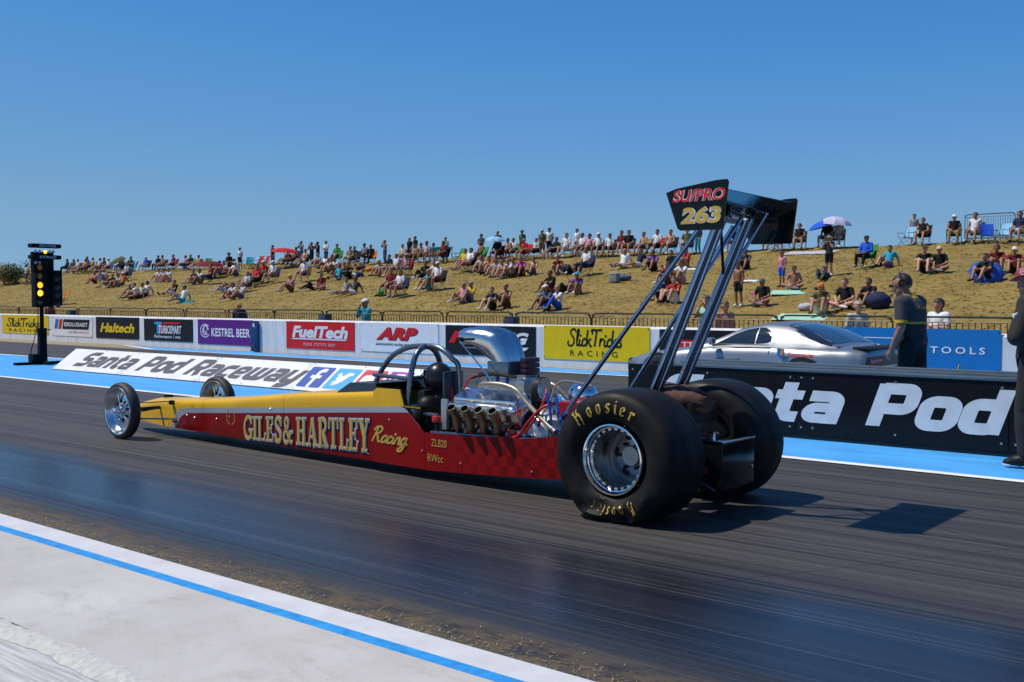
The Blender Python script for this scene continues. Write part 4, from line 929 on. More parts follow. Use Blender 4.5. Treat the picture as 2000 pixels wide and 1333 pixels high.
mb = D(); mb.tube([(-5.75, CY - .17, 1.10), (-5.56, CY - .185, 1.105)], .010, 8); mb.bbox((-5.70, CY - .185, 1.10), (.045, .02, .035), .006); mb.build('butterfly_shaft', M_dark, drag)
mb = D(); mb.tube([(-5.69, CY - .195, 1.09), (-5.33, CY - .20, .775)], .0065, 8); mb.build('throttle_rod', M_chrome, drag)
mb = D()
for k in range(5): mb.bbox((-5.17, CY + .03, .79 + .040 * k), (.06, .17, .037), .008)
mb.build('blower_snout', mat('plum_anodised', (.060, .025, .050), .35, metal=.5, var=.2, scale=30), drag)
for zz_, rr_ in ((.74, .085), (.33, .075)):
    mb = D(); mb.lathe([(0, -.03), (rr_ * .3, -.03), (rr_, -.026), (rr_, .026), (0, .03)], (-5.03, CY, zz_), 'X', 28); mb.build('belt_pulley', M_alu, drag, ang=30)
mb = D(); P = [(-5.03, CY + .09 * math.sin(a), .74 + .09 * math.cos(a)) for a in np.linspace(-math.pi / 2, math.pi / 2, 8)] + [(-5.03, CY + .08 * math.sin(a), .33 + .08 * math.cos(a)) for a in np.linspace(math.pi / 2, 1.5 * math.pi, 8)]
P = P + [P[0]]; mb.grid([[(p[0] - .024, p[1], p[2]) for p in P], [(p[0] + .024, p[1], p[2]) for p in P]]); mb.build('blower_belt', M_dark, drag, ang=60)
# bell housing, gearbox, diff cooler
mb = D(); mb.lathe([(.21, 0), (.215, .03), (.18, .14), (.12, .26), (.10, .55), (.085, .75)], (-5.0, CY, .40), 'X', 32); mb.lathe([(.0, 0), (.21, 0)], (-5.0, CY, .40), 'X', 32); mb.build('bell_housing', M_cast, drag, ang=30)
mb = D(); mb.bbox((-4.62, CY - .02, .60), (.26, .34, .16), .03); mb.build('gearbox_cover', M_redA, drag)
mb = D(); mb.ell((-4.72, CY + .10, .70), (.12, .10, .10), 20, 12); mb.build('oil_tank', M_chrome, drag)
mb = D(); mb.bbox((-4.50, CY - .25, .50), (.16, .02, .18), .006); mb.build('battery_plate', mat('cream_plate', (.50, .46, .36), .5), drag)
mb = D(); mb.bbox((-4.62, CY - .26, .45), (.28, .03, .20), .006); mb.build('shield', mat('slate_plate', (.06, .085, .10), .4, metal=.4), drag)
# vent tube that arches over the engine, both sides
for s in (-1, 1):
    mb = D(); y_ = CY + s * .235; mb.tube([(-5.52, CY + s * .15, .745), (-5.40, y_, .772), (-5.22, y_, .775), (-5.08, y_, .74), (-4.98, y_ + s * .01, .66), (-4.82, y_ + s * .03, .55), (-4.68, y_ + s * .05, .47)], .019, 12, smooth=6); mb.build('vent_tube', M_tube, drag)
# hoses and plug leads
random.seed(5)
def hose(name, pts, r, m):
    mb = D(); mb.tube(pts, r, 8, smooth=5); mb.build(name, m, drag)
for k in range(4):
    x = -5.55 + .137 * k
    hose('plug_lead', [(x, 6.10, .50), (x + .03, 6.0, .44), (x + .08, 5.99, .40), (x + .15, 6.03, .385), (-4.98, 6.03, .40)], .007, M_redhose)
hose('oil_hose', [(-5.2, 5.99, .39), (-5.02, 5.99, .41), (-4.92, 6.0, .52), (-4.83, 6.03, .62), (-4.76, 6.06, .66)], .011, M_redhose)
hose('oil_hose', [(-5.0, 6.05, .42), (-4.88, 6.04, .55), (-4.80, 6.05, .70), (-4.83, 6.1, .76)], .009, M_redhose)
hose('fuel_hose', [(-4.78, 6.04, .74), (-4.74, 6.03, .62), (-4.72, 6.03, .52), (-4.64, 6.03, .48)], .010, M_bluhose)
hose('fuel_hose', [(-4.70, 6.05, .72), (-4.64, 6.02, .58), (-4.58, 6.02, .50)], .010, M_bluhose)
hose('fuel_rail', [(-5.62, 6.17, .80), (-5.4, 6.15, .84), (-5.16, 6.15, .83)], .012, M_dark)
hose('breather_line', [(-5.74, 6.2, .70), (-5.66, 6.2, .80), (-5.5, 6.22, .85), (-5.3, 6.2, .84)], .007, M_redhose)
hose('vent_line', [(-5.0, 6.1, .42), (-4.9, 6.2, .62), (-4.86, 6.3, .8), (-4.6, 6.35, .78)], .008, M_tube)
for x, y, z in ((-5.58, 6.2, .80), (-5.48, 6.2, .82), (-5.38, 6.2, .82), (-5.28, 6.2, .82)):
    mb = D(); mb.tube([(x, y, z - .05), (x, y - .01, z + .03)], .016, 10); mb.build('injector', M_chrome if x < -5.4 else M_bluhose, drag)
for (a, b, r) in (((-5.9, 6.0, .37), (-4.1, 6.0, .42), .014), ((-5.9, 6.6, .37), (-4.1, 6.6, .42), .014), ((-4.62, 6.03, .18), (-4.3, 6.03, .46), .013), ((-4.9, 6.03, .14), (-4.75, 6.03, .44), .012)):
    mb = D(); mb.tube([a, b], r, 8); mb.build('chassis_tube', M_cage, drag)
mb = D(); mb.lathe([(.0, .05), (.045, .045), (.05, .02), (.046, 0)], (-5.865, 6.04, .452), 'Z', 20); mb.build('tank_cap', M_redhose, drag, ang=40)
mb = D(); mb.lathe([(.03, .0), (.033, .08), (.03, .09)], (-5.865, 6.04, .37), 'Z', 16); mb.build('filler_neck', M_dark, drag)
mb = D(); mb.bbox((-5.77, 6.02, .52), (.06, .03, .24), .008); mb.build('engine_plate', M_cast, drag)
for x, z in [(-5.72 + .055 * k, .40 + .03 * ((k * 7) % 5) / 5) for k in range(16)] + [(-5.70 + .09 * k, .52 + .02 * ((k * 3) % 4)) for k in range(7)] + [(-4.86, .52), (-4.8, .56), (-4.75, .47), (-4.68, .55), (-4.62, .60), (-4.72, .62)] if True else ((-5.70, .40), (-5.63, .41), (-5.56, .395), (-5.46, .40), (-5.36, .405), (-5.25, .40), (-5.1, .43), (-5.05, .48), (-4.95, .45), (-4.9, .40)):
    mb = D(); mb.tube([(x, 6.05, z - .02), (x + .05, 6.0, z + .02)], .012, 8); mb.build('pipe_fitting', random.choice([M_chrome, M_alu, M_dark, M_redA]), drag)

# ---- rear wing
WYA, WYB = 5.83, 6.77
EP = [(-3.655, 2.083), (-3.58, 2.105), (-3.30, 2.140), (-3.226, 2.142), (-3.215, 2.125), (-3.252, 1.845), (-3.265, 1.838), (-3.55, 1.842), (-3.57, 1.855)]
for y_, nm in ((WYA, 'near'), (WYB, 'far')):
    mb = D(); dz_ = 0 if nm == 'near' else -.05
    mb.prism([(x, z + dz_) for x, z in EP], (0, y_, 0), U, V3, .010); ep = mb.build('end_plate', M_carbon, drag, ang=30)
    if nm == 'near':
        def lay(s, x, z, w, h, layers, sh=.2, bold=.03):
            for i, (extra, m) in enumerate(layers):
                mb = D(); place2d(mb, fit2d(text2d(s, bold + extra, sh), w + extra * .4 * h, h + extra * .4 * h), (x - extra * .2 * h, y_, z - extra * .2 * h), U, V3, lift=.0015 + .0015 * i); mb.build('lettering', m, ep, ang=0)
        lay('SU/PRO', -3.605, 2.018, .37, .075, ((.035, F_wht), (.0, F_red)), bold=.02)
        lay('263', -3.545, 1.880, .285, .105, ((.035, F_wht), (.0, M_gold)), sh=.12, bold=.03)
        for o_ in ep.children: o_.parent = ep
mb = D(); chord = [(-3.60, 1.985), (-3.57, 2.012), (-3.48, 2.035), (-3.36, 2.070), (-3.235, 2.120), (-3.23, 2.114), (-3.36, 2.050), (-3.48, 2.004), (-3.57, 1.976)]
mb.prism(chord, (0, WYB - .012, 0), U, V3, 0.0001); mb.v = []; mb.f = []; mb.mi = []
A = [(x, WYA + .0005, z - .035) for x, z in chord]; B = [(x, WYB - .0105, z - .06) for x, z in chord]; mb.grid([A, B], close=True); mb.build('wing_blade', mat('wing_underside', (.012, .02, .035), .14, coat=.6), drag, ang=40, fix=True)
# streamlined main struts, braces
def strut(name, a, b, r, m, flat=1.0):
    mb = D(); mb.tube([a, b], r, 14, flat=flat); return mb.build(name, m, drag)
for y_ in (6.12, 6.47):
    strut('wing_strut', (-4.06, y_ + (.02 if y_ < 6.3 else -.02), .52), (-3.42, y_, 1.975), .026, M_wstrut)
    strut('wing_strut', (-4.01, y_ + (.025 if y_ < 6.3 else -.015), .52), (-3.375, y_ + .005, 1.985), .015, M_wstrut)
strut('wing_brace', (-4.74, 6.05, .46), (-3.56, 6.10, 1.885), .0165, M_wstrut); strut('wing_brace', (-4.60, 6.54, .47), (-3.53, 6.47, 1.90), .0155, M_wstrut)
strut('cross_brace', (-3.66, 6.13, 1.43), (-3.43, 6.47, 2.0), .013, M_wstrut); strut('cross_brace', (-3.44, 6.14, 1.92), (-3.60, 6.47, 1.56), .010, M_dark)
strut('wing_link', (-3.62, 6.48, 1.50), (-3.36, 6.66, 2.02), .013, M_wstrut)
for y_ in (6.12, 6.47):
    mb = D(); mb.bbox((-3.41, y_, 1.985), (.10, .035, .07), .012, rot=(0, .3, 0)); mb.build('strut_mount', M_carbon, drag)
    mb = D(); mb.lathe([(0, -.012), (.018, -.010), (.02, 0), (.018, .010), (0, .012)], (-3.42, y_ - .03, 1.95), 'Y', 12); mb.build('mount_bolt', M_chrome, drag)
# ---- parachute pack, rear boxes
M_cloth = mat('chute_cloth', (.085, .034, .024), .85, var=.35, scale=18, bump=.5)
mb = D(); rows = []
for i in range(9):
    t_ = i / 8; x = -4.0 + .42 * t_; w = .125 * math.sin(math.pi * (.12 + .76 * t_)) ** .6; h = .088 * math.sin(math.pi * (.12 + .76 * t_)) ** .5
    rows.append([(x + .012 * math.sin(k * 2.1), CY - .05 + (w + .012 * math.sin(k * 2.3 + i * 1.7)) * math.cos(2 * math.pi * k / 16), .775 - .05 * t_ + (h + .010 * math.sin(k * 3.1 + i)) * math.sin(2 * math.pi * k / 16)) for k in range(16)])
mb.grid(rows, close=True); mb.add(rows[0], [tuple(range(16))]); mb.add(rows[-1], [tuple(range(15, -1, -1))]); mb.build('parachute_pack', M_cloth, drag, ang=60, fix=True)
hose('parachute_strap', [(-3.80, CY - .17, .74), (-3.77, CY - .10, .815), (-3.74, CY - .02, .81), (-3.70, CY + .06, .72)], .008, M_tube)
hose('release_cable', [(-3.86, CY - .16, .76), (-3.78, CY - .13, .66), (-3.80, CY - .1, .5)], .005, M_redhose)
mb = D(); mb.bbox((-3.66, CY + .01, .66), (.05, .34, .14), .02); mb.build('chute_mount', M_dark, drag)
mb = D(); mb.bbox((-3.52, CY + .015, .335), (.26, .43, .31), .012); mb.build('rear_box', M_carbon, drag)
mb = D(); mb.bbox((-3.52, CY + .015, .496), (.27, .44, .012), .004); mb.build('box_lid', M_chrome, drag)
mb = D(); mb.lathe([(.012, 0), (.012, .035), (.035, .04), (.036, .05), (0, .055)], (-3.50, CY - .12, .502), 'Z', 14); mb.build('lid_knob', M_chrome, drag)
mb = D(); mb.bbox((-3.55, CY - .205, .31), (.10, .02, .05), .008); mb.build('tail_light', mat('tail_red', (.42, .02, .015), .2, coat=.5), drag)
for (a, b) in (((-3.70, CY - .22, .30), (-3.44, CY - .21, .18)), ((-3.72, CY - .2, .20), (-3.5, CY - .21, .20))): strut('rear_stay', a, b, .008, M_chrome)
mb = D(); mb.bbox((-3.385, CY + .19, .30), (.006, .012, .03), .002); mb.build('box_latch', M_chrome, drag)

# ---- signwriting along the side (follows the body side)
def on_side(g, x0, z0, w, h, lift, tilt, name, m, stretch=1.0):
    V, F = fit2d(g, w, h); mb = D()
    mb.add([(x0 + v[0], CY - lerp(HW, x0 + v[0]) - lift - (v[2] if len(v) > 2 else 0), z0 + v[1] + v[0] * tilt) for v in V], F)
    return mb.build(name, m, drag, ang=0)
xg = -8.42; wg = -6.60 - xg
for i, (dw, m) in enumerate(((.13, F_nav), (.06, mat('letter_silver', (.55, .56, .55), .4)), (-.015, M_gold))):
    g1 = glyphs('GILES& HARTLEY', SERIF, gap=.10, dw=dw, space=.22)
    V, F = g1; V = [(v[0] * (1.0), v[1] * (1 + .30 * v[0] / 9.4), v[2]) for v in V]
    k_ = dw / 2 * wg / 9.6; kz = dw / 2 * .27
    on_side((V, F), xg - k_, .094 - kz, wg + 2 * k_, .285 + 2 * kz, .0022 + .0040 * i, .026, 'signwriting', m)
on_side(glyphs('Racing', SCRIPT, gap=.015, dw=.045, shear=.35), -6.575, .185, .455, .20, .0095, .0, 'script_signwriting', M_gold)
on_side(text2d('ZLB20', .0), -5.86, .270, .165, .058, .0095, 0, 'small_signwriting', M_gold); on_side(text2d('RWcc', .0), -5.90, .150, .165, .058, .0095, 0, 'small_signwriting', M_gold)
wre = join2d([ringarc(0, 0, 1, 100, 260, .09), ringarc(.12, 0, 1, -80, 80, .09)] + [([(p[0] * .17 - .5 + .0, p[1] * .45 - .15) for p in text2d('B&H', .03)[0]], text2d('B&H', .03)[1])])
on_side(wre, -8.72, .215, .15, .155, .004, 0, 'wreath_emblem', M_gold)
# ------------------------------------------------------------------ people: one continuous body each (capsules fused by a voxel remesh), clothes and hair as shells of it
def capsule(p0, p1, r0, r1, flat=1.0, side=None, n=12, k=4):
    p0, p1 = Vector(p0), Vector(p1); t = (p1 - p0); L = t.length; t = t.normalized() if L > 1e-6 else Vector((0, 0, 1))
    sd_ = Vector(side) if side else (Vector((1, 0, 0)) if abs(t.x) < .9 else Vector((0, 1, 0)))
    a = (sd_ - t * sd_.dot(t)).normalized(); b = t.cross(a); V = [p0 - t * r0]; 
    rings = [(p0, r0, -R(90) + R(90) * (i + 1) / k) for i in range(k)] + [(p1, r1, R(90) * i / k) for i in range(k)]
    for c, r, an in rings:
        V += [c + t * r * math.sin(an) + (a * math.cos(2 * math.pi * q / n) + b * math.sin(2 * math.pi * q / n) * flat) * r * math.cos(an) for q in range(n)]
    V.append(p1 + t * r1); m = len(rings); F = [(0, 1 + (q + 1) % n, 1 + q) for q in range(n)]
    for i in range(m - 1): F += [(1 + i * n + q, 1 + i * n + (q + 1) % n, 1 + (i + 1) * n + (q + 1) % n, 1 + (i + 1) * n + q) for q in range(n)]
    e = len(V) - 1; F += [(e, e - n + q, e - n + (q + 1) % n) for q in range(n)]
    return V, F
def make_figure(J, voxel=.022, fingers=False, fat=1.0, face=True):
    """J: joints. returns mesh, vertex labels, head centre, head axes"""
    caps = []; sides = []
    cur = [0]
    def c(tagn, a, b, r0, r1, **kw): caps.append((tagn, Vector(a), Vector(b), r0, r1, kw)); sides.append(cur[0])
    pel, ch, nk, hd = (Vector(J[k]) for k in ('pelvis', 'chest', 'neck', 'head'))
    SL, SR = Vector(J['sh'][0]), Vector(J['sh'][1]); HL, HR = Vector(J['hip'][0]), Vector(J['hip'][1])
    sx = (SL - SR).normalized()
    c('torso', pel.lerp(ch, .25), ch, .150 * fat, .168 * fat, flat=.74, side=sx); c('torso', ch, nk.lerp(ch, .35), .165 * fat, .10, flat=.72, side=sx)
    c('pelvis', pel, pel.lerp(ch, .3), .155 * fat, .145 * fat, flat=.80, side=sx); c('pelvis', HL, HR, .095, .095)
    c('torso', SL, SR, .062, .062); c('torso', SL.lerp(ch, .1), ch, .08, .12); c('torso', SR.lerp(ch, .1), ch, .08, .12)
    fw = Vector(J.get('face', (0, -1, 0))).normalized(); up = (hd - nk).normalized(); rt = fw.cross(up).normalized(); up = rt.cross(fw).normalized()
    c('neck', nk - up * .03, hd - up * .02, .060, .056)
    c('head', hd + up * .035 - fw * .022, hd + up * .03 + fw * .012, .096, .090, flat=1.08, side=rt, n=16); c('head', hd - up * .055 + fw * .03, hd + up * .02 + fw * .025, .062, .074)
    if face:
        c('head', hd - up * .030 + fw * .100, hd + up * .016 + fw * .098, .015, .010); c('head', hd - up * .098 + fw * .068, hd - up * .092 + fw * .072, .026, .026)
        for s_ in (-1, 1): c('head', hd + rt * s_ * .088 - up * .02 - fw * .01, hd + rt * s_ * .094 + up * .018 - fw * .018, .014, .018)
        c('head', hd - up * .062 + fw * .086 - rt * .018, hd - up * .062 + fw * .086 + rt * .018, .011, .011)
    for i, s_ in ((0, 1), (1, -1)):
        cur[0] = s_
        S_, E_, H_ = Vector(J['sh'][i]), Vector(J['el'][i]), Vector(J['hand'][i])
        c('uarm', S_, E_, .060, .047); c('farm', E_, E_.lerp(H_, .35), .045, .043); c('farm', E_.lerp(H_, .35), H_, .043, .029)
        fd = (H_ - E_).normalized()
        if 'fdir' in J and J['fdir'][i]: fd = Vector(J['fdir'][i]).normalized()
        pn = Vector(J['palm'][i]) if 'palm' in J else Vector((s_, 0, 0)); pn = (pn - fd * pn.dot(fd)).normalized(); sd2 = fd.cross(pn).normalized()
        if fingers:
            c('hand', H_, H_ + fd * .075, .026, .030, flat=.55, side=sd2)
            for q, (ln, off) in enumerate(((.066, -.030), (.078, -.010), (.072, .010), (.056, .029))):
                a_ = H_ + fd * .085 + sd2 * off; b_ = a_ + fd * ln * .5 - pn * .008 + sd2 * off * .15; c_ = b_ + fd * ln * .40 - pn * .026
                c('hand', a_ - fd * .02, b_, .0098, .0090, k=3); c('hand', b_, c_, .0090, .0078, k=3)
            a_ = H_ + fd * .022 - sd2 * .028; b_ = a_ + fd * .034 - sd2 * .030 - pn * .012; c_ = b_ + fd * .034 - sd2 * .004 - pn * .010
            c('hand', a_, b_, .0125, .0105, k=3); c('hand', b_, c_, .0105, .0085, k=3)
        else:
            c('hand', H_, H_ + fd * .07, .030, .034, flat=.6, side=sd2); c('hand', H_ + fd * .08, H_ + fd * .145 - pn * .02, .030, .022, flat=.55, side=sd2); c('hand', H_ + fd * .03 - sd2 * .025, H_ + fd * .085 - sd2 * .045, .014, .012)
        HP, K_, A_, T_o = Vector(J['hip'][i]), Vector(J['kn'][i]), Vector(J['an'][i]), Vector(J['toe'][i])
        c('thigh', HP, K_, .090 * (fat * .5 + .5), .062); c('shin', K_, K_.lerp(A_, .3), .058, .060); c('shin', K_.lerp(A_, .3), A_, .060, .040)
        hl = A_ - (T_o - A_).normalized() * .04; hl.z -= .0
        c('foot', hl, A_.lerp(T_o, .55), .044, .046, flat=.9); c('foot', A_.lerp(T_o, .5), T_o, .046, .036, flat=.8)
    V, F = [], []
    for tg, a, b, r0, r1, kw in caps:
        v, f = capsule(a, b, r0, r1, **kw); n0 = len(V); V += [tuple(q) for q in v]; F += [tuple(i + n0 for i in q) for q in f]
    me = bpy.data.meshes.new('tmp'); me.from_pydata(V, [], F); ob = bpy.data.objects.new('tmp', me); C.objects.link(ob)
    rm = ob.modifiers.new('r', 'REMESH'); rm.mode = 'VOXEL'; rm.voxel_size = voxel; sm = ob.modifiers.new('s', 'SMOOTH'); sm.factor = .5; sm.iterations = 3 if voxel > .012 else 4
    out = bpy.data.meshes.new_from_object(ob.evaluated_get(bpy.context.evaluated_depsgraph_get())); bpy.data.objects.remove(ob); bpy.data.meshes.remove(me)
    out.name = 'person_body'; P = np.empty(len(out.vertices) * 3); out.vertices.foreach_get('co', P); P = P.reshape(-1, 3)
    best = np.full(len(P), 1e9); lab = np.zeros(len(P), int); sd = np.zeros(len(P), int); tt = np.zeros(len(P)); names = ['torso', 'pelvis', 'neck', 'head', 'uarm', 'farm', 'hand', 'thigh', 'shin', 'foot']
    for (tg, a, b, r0, r1, kw), sside in zip(caps, sides):
        A_, B_ = np.array(a), np.array(b); d = B_ - A_; L2 = max(d @ d, 1e-9); t = np.clip(((P - A_) @ d) / L2, 0, 1); dist = np.linalg.norm(P - (A_ + t[:, None] * d), axis=1) - (r0 + (r1 - r0) * t)
        m = dist < best; best[m] = dist[m]; lab[m] = names.index(tg); tt[m] = t[m]; sd[m] = sside
    out.polygons.foreach_set('use_smooth', [True] * len(out.polygons))
    NRM = np.empty(len(P) * 3); out.vertices.foreach_get('normal', NRM); NRM = NRM.reshape(-1, 3)
    hdn = np.array(hd); rel = P - hdn; hu = rel @ np.array(up); hf = rel @ np.array(fw)
    return dict(sd=sd, me=out, P=P, N=NRM, lab=[names[i] for i in lab], t=tt, hu=hu, hf=hf, hd=hd, up=up, fw=fw, rt=rt)
def shell_of(fig, name, keep, off=.012, mats=None, mfun=None, thick=0):
    me = fig['me']; P = fig['P'] + fig['N'] * off; K = [keep(i) for i in range(len(P))]; F = []; mi = []
    for p in me.polygons:
        vs_ = list(p.vertices)
        if all(K[v] for v in vs_): F.append(vs_); mi.append(mfun(np.mean(fig['P'][vs_], axis=0), fig['lab'][vs_[0]]) if mfun else 0)
    used = sorted({v for f in F for v in f}); ix = {v: i for i, v in enumerate(used)}
    m2 = bpy.data.meshes.new(name); m2.from_pydata([tuple(P[v]) for v in used], [], [[ix[v] for v in f] for f in F])
    m2.polygons.foreach_set('use_smooth', [True] * len(m2.polygons))
    if mats:
        for q in mats: m2.materials.append(q)
        m2.polygons.foreach_set('material_index', mi)
    else: m2.materials.append(None)
    return m2
def jj(**k): return k
def sym(x, y, z): return [(x, y, z), (-x, y, z)]
POSE = {
 'S': jj(pelvis=(0, 0, .95), chest=(0, .0, 1.28), neck=(0, .01, 1.47), head=(0, -.02, 1.62), sh=sym(.185, .01, 1.42), el=sym(.24, .02, 1.13), hand=[(.20, -.08, .92), (-.22, -.06, .90)], hip=sym(.09, 0, .92), kn=[(.10, -.03, .50), (-.12, .0, .50)], an=[(.11, .03, .08), (-.15, .02, .08)], toe=[(.13, -.12, .035), (-.19, -.13, .035)]),
 'SH': jj(pelvis=(0, 0, .95), chest=(0, .0, 1.28), neck=(0, .01, 1.47), head=(0, -.03, 1.61), sh=sym(.185, .0, 1.41), el=sym(.24, -.16, 1.22), hand=[(.08, -.17, 1.50), (-.09, -.17, 1.49)], hip=sym(.09, 0, .92), kn=sym(.10, -.02, .50), an=[(.11, .03, .08), (-.12, .0, .08)], toe=[(.13, -.12, .035), (-.15, -.15, .035)]),
 'SF': jj(pelvis=(0, 0, .95), chest=(0, .0, 1.28), neck=(0, .02, 1.47), head=(0, -.01, 1.62), sh=sym(.185, .01, 1.42), el=sym(.25, -.05, 1.15), hand=[(-.06, -.20, 1.20), (.06, -.19, 1.15)], hip=sym(.09, 0, .92), kn=[(.10, -.02, .50), (-.13, -.05, .50)], an=[(.11, .03, .08), (-.16, -.02, .08)], toe=[(.14, -.12, .035), (-.2, -.16, .035)]),
 'C': jj(pelvis=(0, .02, .50), chest=(0, .10, .82), neck=(0, .11, 1.0), head=(0, .06, 1.15), sh=sym(.185, .10, .95), el=sym(.27, .02, .68), hand=[(.13, -.24, .60), (-.12, -.22, .62)], hip=sym(.10, .0, .49), kn=[(.14, -.42, .50), (-.18, -.40, .52)], an=[(.15, -.46, .08), (-.20, -.56, .08)], toe=[(.17, -.63, .035), (-.23, -.73, .035)]),
 'CL': jj(pelvis=(0, .02, .46), chest=(0, .16, .76), neck=(0, .22, .93), head=(0, .19, 1.08), sh=sym(.185, .19, .88), el=sym(.30, .08, .62), hand=[(.24, -.18, .60), (-.06, -.12, .60)], hip=sym(.10, .0, .46), kn=[(.12, -.42, .46), (-.14, -.40, .50)], an=[(.11, -.80, .14), (-.10, -.80, .10)], toe=[(.14, -.95, .20), (-.16, -.98, .16)]),
 'K': jj(pelvis=(0, 0, .13), chest=(0, .05, .46), neck=(0, .0, .64), head=(0, -.06, .79), sh=sym(.18, .02, .59), el=sym(.27, -.20, .42), hand=[(.10, -.40, .44), (-.08, -.40, .40)], hip=sym(.10, 0, .12), kn=[(.14, -.36, .46), (-.17, -.34, .44)], an=[(.12, -.58, .07), (-.17, -.62, .07)], toe=[(.14, -.75, .035), (-.2, -.78, .035)]),
 'L': jj(pelvis=(0, 0, .13), chest=(0, .12, .44), neck=(0, .15, .61), head=(0, .09, .75), sh=sym(.18, .14, .56), el=[(.29, .26, .32), (-.26, -.04, .36)], hand=[(.30, .30, .05), (-.14, -.26, .28)], hip=sym(.10, 0, .12), kn=[(.12, -.42, .20), (-.16, -.36, .40)], an=[(.13, -.84, .06), (-.16, -.64, .07)], toe=[(.17, -.92, .16), (-.19, -.80, .035)]),
 'LL': jj(pelvis=(0, 0, .13), chest=(0, .14, .43), neck=(0, .18, .60), head=(0, .12, .74), sh=sym(.18, .17, .55), el=[(.28, .30, .32), (-.28, .30, .32)], hand=[(.30, .40, .04), (-.30, .38, .04)], hip=sym(.10, 0, .12), kn=[(.10, -.42, .18), (-.12, -.42, .15)], an=[(.06, -.84, .06), (-.10, -.85, .06)], toe=[(.10, -.92, .17), (-.15, -.93, .16)]),
 'X': jj(pelvis=(0, 0, .13), chest=(0, .03, .46), neck=(0, -.01, .64), head=(0, -.07, .79), sh=sym(.185, .0, .59), el=sym(.29, -.08, .34), hand=[(.12, -.32, .22), (-.10, -.33, .24)], hip=sym(.10, 0, .12), kn=[(.36, -.28, .20), (-.36, -.28, .20)], an=[(-.06, -.40, .08), (.10, -.34, .07)], toe=[(-.22, -.40, .06), (.24, -.38, .05)]),
 'R': jj(pelvis=(0, 0, .13), chest=(.0, .32, .20), neck=(.0, .49, .28), head=(.0, .58, .40), sh=[(.17, .45, .30), (-.18, .44, .20)], el=[(.22, .28, .36), (-.26, .52, .06)], hand=[(.06, .08, .30), (-.06, .62, .10)], hip=sym(.10, 0, .12), kn=[(.10, -.34, .36), (-.12, -.38, .20)], an=[(.10, -.62, .07), (-.10, -.76, .06)], toe=[(.12, -.78, .04), (-.16, -.85, .14)]),
}
OPEN = ('S', 'SH', 'SF')
FIG = {}
def template(pose):
    if pose in FIG: return FIG[pose]
    f = make_figure(POSE[pose], .024, face=True); lab, t, hu, hf = f['lab'], f['t'], f['hu'], f['hf']; T = {'body': f['me']}
    f['me'].materials.append(None)
    Z = f['P'][:, 2]
    T['tshirt'] = shell_of(f, 'shirt', lambda i: lab[i] == 'torso' or (lab[i] == 'pelvis' and t[i] > .2) or (lab[i] == 'uarm' and t[i] < .75), .014)
    T['vest'] = shell_of(f, 'vest', lambda i: lab[i] == 'torso' or (lab[i] == 'pelvis' and t[i] > .2), .012)
    T['jumper'] = shell_of(f, 'jumper', lambda i: lab[i] in ('torso', 'uarm', 'farm') or (lab[i] == 'pelvis' and t[i] > .2), .018)
    T['shorts'] = shell_of(f, 'shorts', lambda i: lab[i] == 'pelvis' or (lab[i] == 'thigh' and t[i] < .8), .016)
    T['trousers'] = shell_of(f, 'trousers', lambda i: lab[i] in ('pelvis', 'thigh', 'shin'), .014)
    sd = f['sd']
    T['shoe1'] = shell_of(f, 'shoe', lambda i: lab[i] == 'foot' and sd[i] > 0, .008); T['shoe2'] = shell_of(f, 'shoe', lambda i: lab[i] == 'foot' and sd[i] < 0, .008)
    T['hair'] = shell_of(f, 'hair', lambda i: lab[i] in ('head',) and (hu[i] > .062 or (hf[i] < -.012 and hu[i] > -.06)), .014)
    T['long_hair'] = shell_of(f, 'long_hair', lambda i: (lab[i] in ('head', 'neck') and (hu[i] > .062 or hf[i] < -.002)), .020)
    cap_ = shell_of(f, 'cap', lambda i: lab[i] == 'head' and hu[i] > .045, .018)
    bm = bmesh.new(); bm.from_mesh(cap_); c0 = f['hd'] + f['up'] * .055 + f['fw'] * .085; pts = [bm.verts.new(c0 + f['rt'] * x + f['fw'] * y + f['up'] * z) for x, y, z in ((-.075, -.01, .004), (-.07, .045, -.008), (0, .075, -.012), (.07, .045, -.008), (.075, -.01, .004), (.05, -.03, .02), (-.05, -.03, .02))]; bm.faces.new(pts); bm.to_mesh(cap_); bm.free(); T['cap'] = cap_
    hat_ = shell_of(f, 'hat', lambda i: lab[i] == 'head' and hu[i] > .055, .020)
    bm = bmesh.new(); bm.from_mesh(hat_); A_ = []; B_ = []
    for k in range(14):
        a = 2 * math.pi * k / 14; d = f['rt'] * math.cos(a) + f['fw'] * math.sin(a); A_.append(bm.verts.new(f['hd'] + f['up'] * .07 + d * .09)); B_.append(bm.verts.new(f['hd'] + f['up'] * .052 + d * .20))
    for k in range(14): bm.faces.new((A_[k], A_[(k + 1) % 14], B_[(k + 1) % 14], B_[k]))
    bm.to_mesh(hat_); bm.free(); T['hat'] = hat_
    FIG[pose] = T; return T
CLOTH = {'white': (.66, .66, .66), 'lavender': (.45, .45, .62), 'black': (.012, .012, .014), 'navy': (.018, .026, .07), 'blue': (.03, .09, .36), 'royal': (.02, .10, .55), 'teal': (.03, .32, .42), 'sky': (.25, .47, .66), 'grey': (.22, .23, .25), 'charcoal': (.045, .048, .055), 'red': (.45, .02, .025), 'maroon': (.16, .014, .022), 'pink': (.52, .23, .26), 'orange': (.62, .17, .025), 'yellow': (.60, .40, .03), 'cream': (.52, .46, .34), 'khaki': (.24, .20, .10), 'olive': (.10, .10, .04), 'green': (.03, .26, .05), 'brown': (.10, .05, .025), 'denim': (.06, .10, .19), 'purple': (.20, .08, .30), 'lightgrey': (.42, .43, .45), 'magenta': (.55, .03, .27), 'mint': (.32, .55, .42), 'tan': (.30, .18, .10)}
